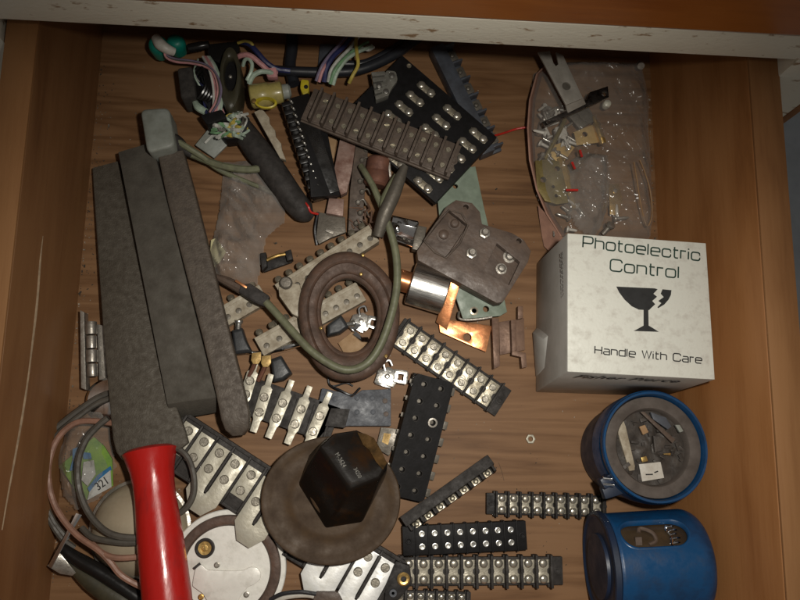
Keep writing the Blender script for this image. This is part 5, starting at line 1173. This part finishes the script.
# loose screws in the bag: each lies at a spot of its own
rnd = random.Random(3)
def make_screw(px, py, z, ang, m, ln=9, label='', n=0):
    t = T('wood_screw', label, 'screw', (px, py, z), group='loose screws in the bag'); d = Vector((math.cos(ang), math.sin(ang), .1)); o = Vector((0, 0, 0)); mb = MB()
    mb.lathe([(.2, -.4), (2.4, 0), (2.5, .8), (1.2, 2.0), (1.1, ln * .6), (.9, ln * .9), (.1, ln)], o=o, ax=d, n=12); t.solo(mb, m)
for k in range(34):
    px, py = rnd.uniform(538, 571), rnd.uniform(104, 158)
    if k > 25: px, py = rnd.uniform(545, 585), rnd.uniform(204, 232)
    if k > 31: px, py = rnd.uniform(612, 624), rnd.uniform(208, 220)
    where = 'heaped in the upper left of the bag' if k <= 25 else ('at the bottom of the bag near the carton' if k <= 31 else 'by the tan hinge in the bag')
    m_ = rnd.choice(('cwhite', 'shiny', 'cwhite', 'steel'))
    make_screw(px, py, rnd.uniform(9, 18), rnd.uniform(0, 6.28), m_, rnd.uniform(7, 12), ('white' if m_ == 'cwhite' else 'steel') + ' loose screw ' + where)
t = T('brass_strap', 'narrow bent brass strap between the olive plate and the inner bag', 'strap', (566, 185, 3))
mb = MB(); mb.tube(t.LL([(560, 158, 16), (566, 172, 18), (570, 190, 17), (575, 208, 13)]), [2.2, 2.6, 2.0], 4); t.solo(mb, 'dullbrass')
t = T('steel_washer', 'flat steel washer among the screws at the upper left of the bag', 'washer', (548, 112, 14))
mb = MB(); mb.plate(circ(0, 0, 4.2, 24), [circ(0, 0, 2.0, 16)], 0, 1.2); t.solo(mb, 'steel', .2)
t = T('plastic_block', 'small white plastic block beside the screws in the bag', 'block', (560, 132, 5))
mb = MB(); mb.slab(t.LL([(555, 127, 17), (566, 125, 17), (568, 136, 17), (557, 138, 17)]), 6); t.solo(mb, 'cwhite', .8)
t = T('steel_bolt', 'steel bolt standing up at the top edge of the white carton, inside the bag', 'bolt', (604, 230, 3))
mb = MB(); mb.cyl(t.L(603, 234, 20), t.L(610, 226, 24), 1.7, n=14); mb.lathe([(3.2, 0), (3.2, 1.6), (2.4, 2.2), (.1, 2.3)], o=t.L(610, 226, 24), ax=(.4, .5, .9), n=16); t.solo(mb, 'steel')

# ------------------------------------------------------------------ left edge and bottom left corner
t = T('loose_hinge', 'small steel hinge standing against the left board beside the red handled file', 'hinge', (92, 352, 0))
mb = MB(); mb.slab(t.LL([(80, 310, 14), (84, 312, 14), (86, 390, 12), (81, 388, 12)]), 9); t.part('leaf', mb, 'steel', .3)
mb = MB(); mb.slab(t.LL([(97, 324, 10), (105, 326, 10), (107, 380, 8), (99, 380, 8)]), 2); t.part('leaf', mb, 'steel', .3)
for k in range(4):
    mb = MB(); a, b = t.L(91 + k * .4, 322 + k * 14, 13), t.L(91.3 + k * .4, 334.5 + k * 14, 13); mb.cyl(a, b, 3.3 if k % 2 else 3.7, n=20); t.part('knuckle', mb, 'steel', .3)
t = T('chrome_disc', 'shiny chrome disc peeking out from under the left side of the file', 'knob', (104, 391, 0))
mb = MB(); mb.lathe([(17, -6), (17, 0), (15, 2.4), (8, 4), (.1, 4.6)], o=t.L(112, 400, 9), n=48, sy=.9); t.solo(mb, 'chrome')
t = T('satin_dome', 'beige satin metal dome half hidden behind the red handle', 'dome', (138, 532, 0))
q = t.L(140, 530, 4); R_ = mmp(44, 4)
mb = MB(); mb.lathe([(R_, 0), (R_ * .97, 4), (R_ * .88, 9), (R_ * .72, 14), (R_ * .5, 18), (R_ * .25, 20), (.1, 20.6)], o=q, n=64); t.part('dome_shell', mb, 'beigefoil', smooth=70)
mb = MB(); mb.lathe([(R_, -3), (R_ + 2, -2), (R_ + 2, 0), (R_, .6)], o=q, n=64, caps=(True, False)); t.part('rim', mb, 'steel')
t = T('dark_lever', 'dark rounded bar lying diagonally in the bottom left corner', 'bar', (100, 572, 0))
mb = MB(); mb.tube(t.LL([(60, 546, 12), (76, 558, 13), (100, 572, 14), (124, 588, 14), (150, 606, 14)]), [3, 4.6, 4.8, 4.8], 14); t.solo(mb, 'blackgloss')
t = T('tool_bar', 'thick olive brown tool bar below the dark diagonal bar', 'handle', (100, 586, 0))
mb = MB(); mb.tube(t.LL([(66, 558, 8), (84, 574, 9), (106, 590, 10), (130, 604, 10), (160, 618, 10)]), [3, 6.5, 8, 8], 16); t.solo(mb, 'olive')
t = T('chrome_bracket', 'bright bent chrome strip with a foot in the bottom left corner', 'bracket', (64, 545, 0))
mb = MB(); mb.loft([[t.L(76, 513, 22), t.L(82, 515, 22), t.L(82, 515, 20), t.L(76, 513, 20)], [t.L(64, 537, 21), t.L(68, 538, 21), t.L(68, 538, 19), t.L(64, 537, 19)], [t.L(48, 566, 20), t.L(52, 568, 20), t.L(52, 568, 18), t.L(48, 566, 18)]]); t.part('strip', mb, 'chrome', .3)
mb = MB(); mb.slab(t.LL([(47, 566, 19), (60, 553, 16), (68, 563, 15), (76, 573, 14), (72, 576, 13), (60, 574, 14)]), 1.6); t.part('foot', mb, 'steel', .4)
t = T('steel_pan', 'small shiny steel plate beneath the satin dome beside the red handle', 'plate', (128, 570, 0))
mb = MB(); mb.slab(t.LL([(110, 560, 12), (142, 556, 12), (142, 580, 12), (124, 574, 12)]), 2); t.solo(mb, 'steel', .4)
t = T('seed_packet', 'lime green and blue printed packet with a white numbered edge, left of the red handle', 'packet', (88, 468, 0))
mb = MB(); mb.slab(t.LL([(59, 466, 9), (76, 452, 12), (94, 437, 13), (104, 446, 13), (112, 459, 12), (113, 486, 9), (98, 494, 8), (88, 500, 7), (79, 498, 6), (70, 482, 7)]), 1.6); pk = t.part('packet_body', mb, 'lime', .3)
def pr(l, m, z=.25, nm='printed_patch'):
    mb = MB(); zs = [t.L(x, y, 12.2 - abs(y - 455) * .06) for x, y in l]; mb.slab([p + Vector((0, 0, z)) for p in zs], .5); return t.part(nm, mb, m, parent=pk)
pr([(111, 470), (112, 487), (99, 494), (88, 500), (90, 492), (100, 479)], 'whitepr', 1.2)
pr([(84, 462), (94, 460), (96, 474), (88, 486), (82, 480)], 'whitepr', .8)
pr([(73, 449), (79, 447), (77, 458), (75, 470), (70, 471), (73, 460)], 'bluepr', .9)
pr([(83, 452), (91, 453), (92, 459), (84, 459)], 'bluepr', 1.0)
pr([(111, 466), (112, 470), (100, 479), (90, 492), (88, 488), (98, 475)], 'bluepr', 1.0)
a = t.L(103, 483.5, 11.5); text(t, '321', (a.x, a.y, a.z + 1.6), 7.5, math.radians(38), 'ink', sx=.8, parent=pk)
t = T('plastic_bag', 'clear plastic bag wrapped over the green printed packet', 'bag', (85, 455, 0))
mb = crumpled(t, [(66, 426, 8), (88, 404, 10), (110, 402, 12), (114, 430, 14), (114, 470, 12), (98, 500, 8), (78, 512, 6), (62, 496, 6), (56, 460, 8)], lambda x, y: 16, 4, .09, 1.6, 31)
t.part('film', mb, 'bag', smooth=40)
wire('outer dark grey wire of the coil left of the red handle', [(112, 392, 14), (97, 398, 14), (82, 408, 14), (66, 420, 14), (50, 434, 14), (41, 450, 14), (37, 474, 14), (40, 498, 14), (50, 520, 13), (62, 538, 12), (74, 548, 9)], 2.1, 'greywire', grp='wires coiled left of the red handle')
wire('second dark grey wire just inside the outer wire of the coil', [(110, 398, 16), (96, 404, 16), (78, 417, 17), (60, 432, 17), (47, 450, 16), (42, 474, 15), (44, 500, 14), (54, 522, 13), (68, 540, 12)], 1.8, 'greywire', grp='wires coiled left of the red handle')
wire('faded pink wire circling the green printed packet', [(118, 424, 22), (104, 422, 20), (84, 421, 20), (70, 426, 20), (58, 438, 20), (51, 454, 20), (48, 474, 20), (52, 498, 20), (62, 518, 21), (78, 536, 23), (98, 550, 26), (110, 562, 26), (122, 576, 24), (142, 587, 22), (160, 592, 20)], 2.0, 'pinkwire', grp='wires coiled left of the red handle')
wire('short pink wire branching toward the red handle over the satin dome', [(92, 544, 22), (104, 554, 26), (120, 558, 28), (150, 556, 26)], 1.9, 'pinkwire', grp='wires coiled left of the red handle')
wire('grey wire curving over the green packet and the satin dome', [(108, 418, 22), (98, 426, 22), (86, 440, 22), (78, 462, 22), (79, 488, 22), (88, 512, 24), (104, 530, 27), (122, 537, 29), (150, 538, 28)], 2.2, 'greywire', grp='wires coiled left of the red handle')
wire('lowest grey wire crossing the satin dome', [(82, 528, 20), (92, 537, 24), (108, 541, 27), (126, 543, 28), (150, 542, 27)], 2.0, 'greywire', grp='wires coiled left of the red handle')
wire('grey wire looping out to the right of the red handle', [(168, 446, 22), (180, 450, 24), (189, 460, 24), (194, 478, 23), (193, 496, 22), (184, 510, 21), (168, 518, 19)], 2.0, 'greywire', grp='wires coiled left of the red handle')
wire('cream cord crossing the bottom edge beside the dial plate', [(272, 603, 12), (286, 597, 14), (304, 595, 15), (318, 597, 14), (330, 602, 12)], 1.7, 'cwhite', 'cord', cat='cord')
wire('dark cord above the cream cord at the bottom edge', [(270, 600, 14), (282, 594, 16), (300, 592, 17), (316, 594, 16)], 1.4, 'w_black', 'cord', cat='cord')
t = T('white_tab', 'small white metal tab with two holes below the brown disc', 'tab', (314, 584, 0))
o_ = t.LL([(307, 577, 5), (321, 584, 5), (321, 592, 5), (306, 582, 5)]); mb = MB(); mb.slab(o_, 1.2); t.part('tab_body', mb, 'plateflash', .2)
mb = MB(); mb.lathe([(1.8, 0), (1.7, .4), (.1, .4)], o=t.L(312, 580, 5), n=14); t.part('hole_rim', mb, 'charcoal')
t = T('connector_shell', 'dark rounded connector shell at the bottom edge right of the cords', 'connector', (325, 596, 0))
mb = MB(); mb.slab(rr(t.LL([(315, 592, 17), (338, 592, 17), (344, 604, 17), (312, 606, 17)]), 2), 15); t.solo(mb, 'brown', 1.2)
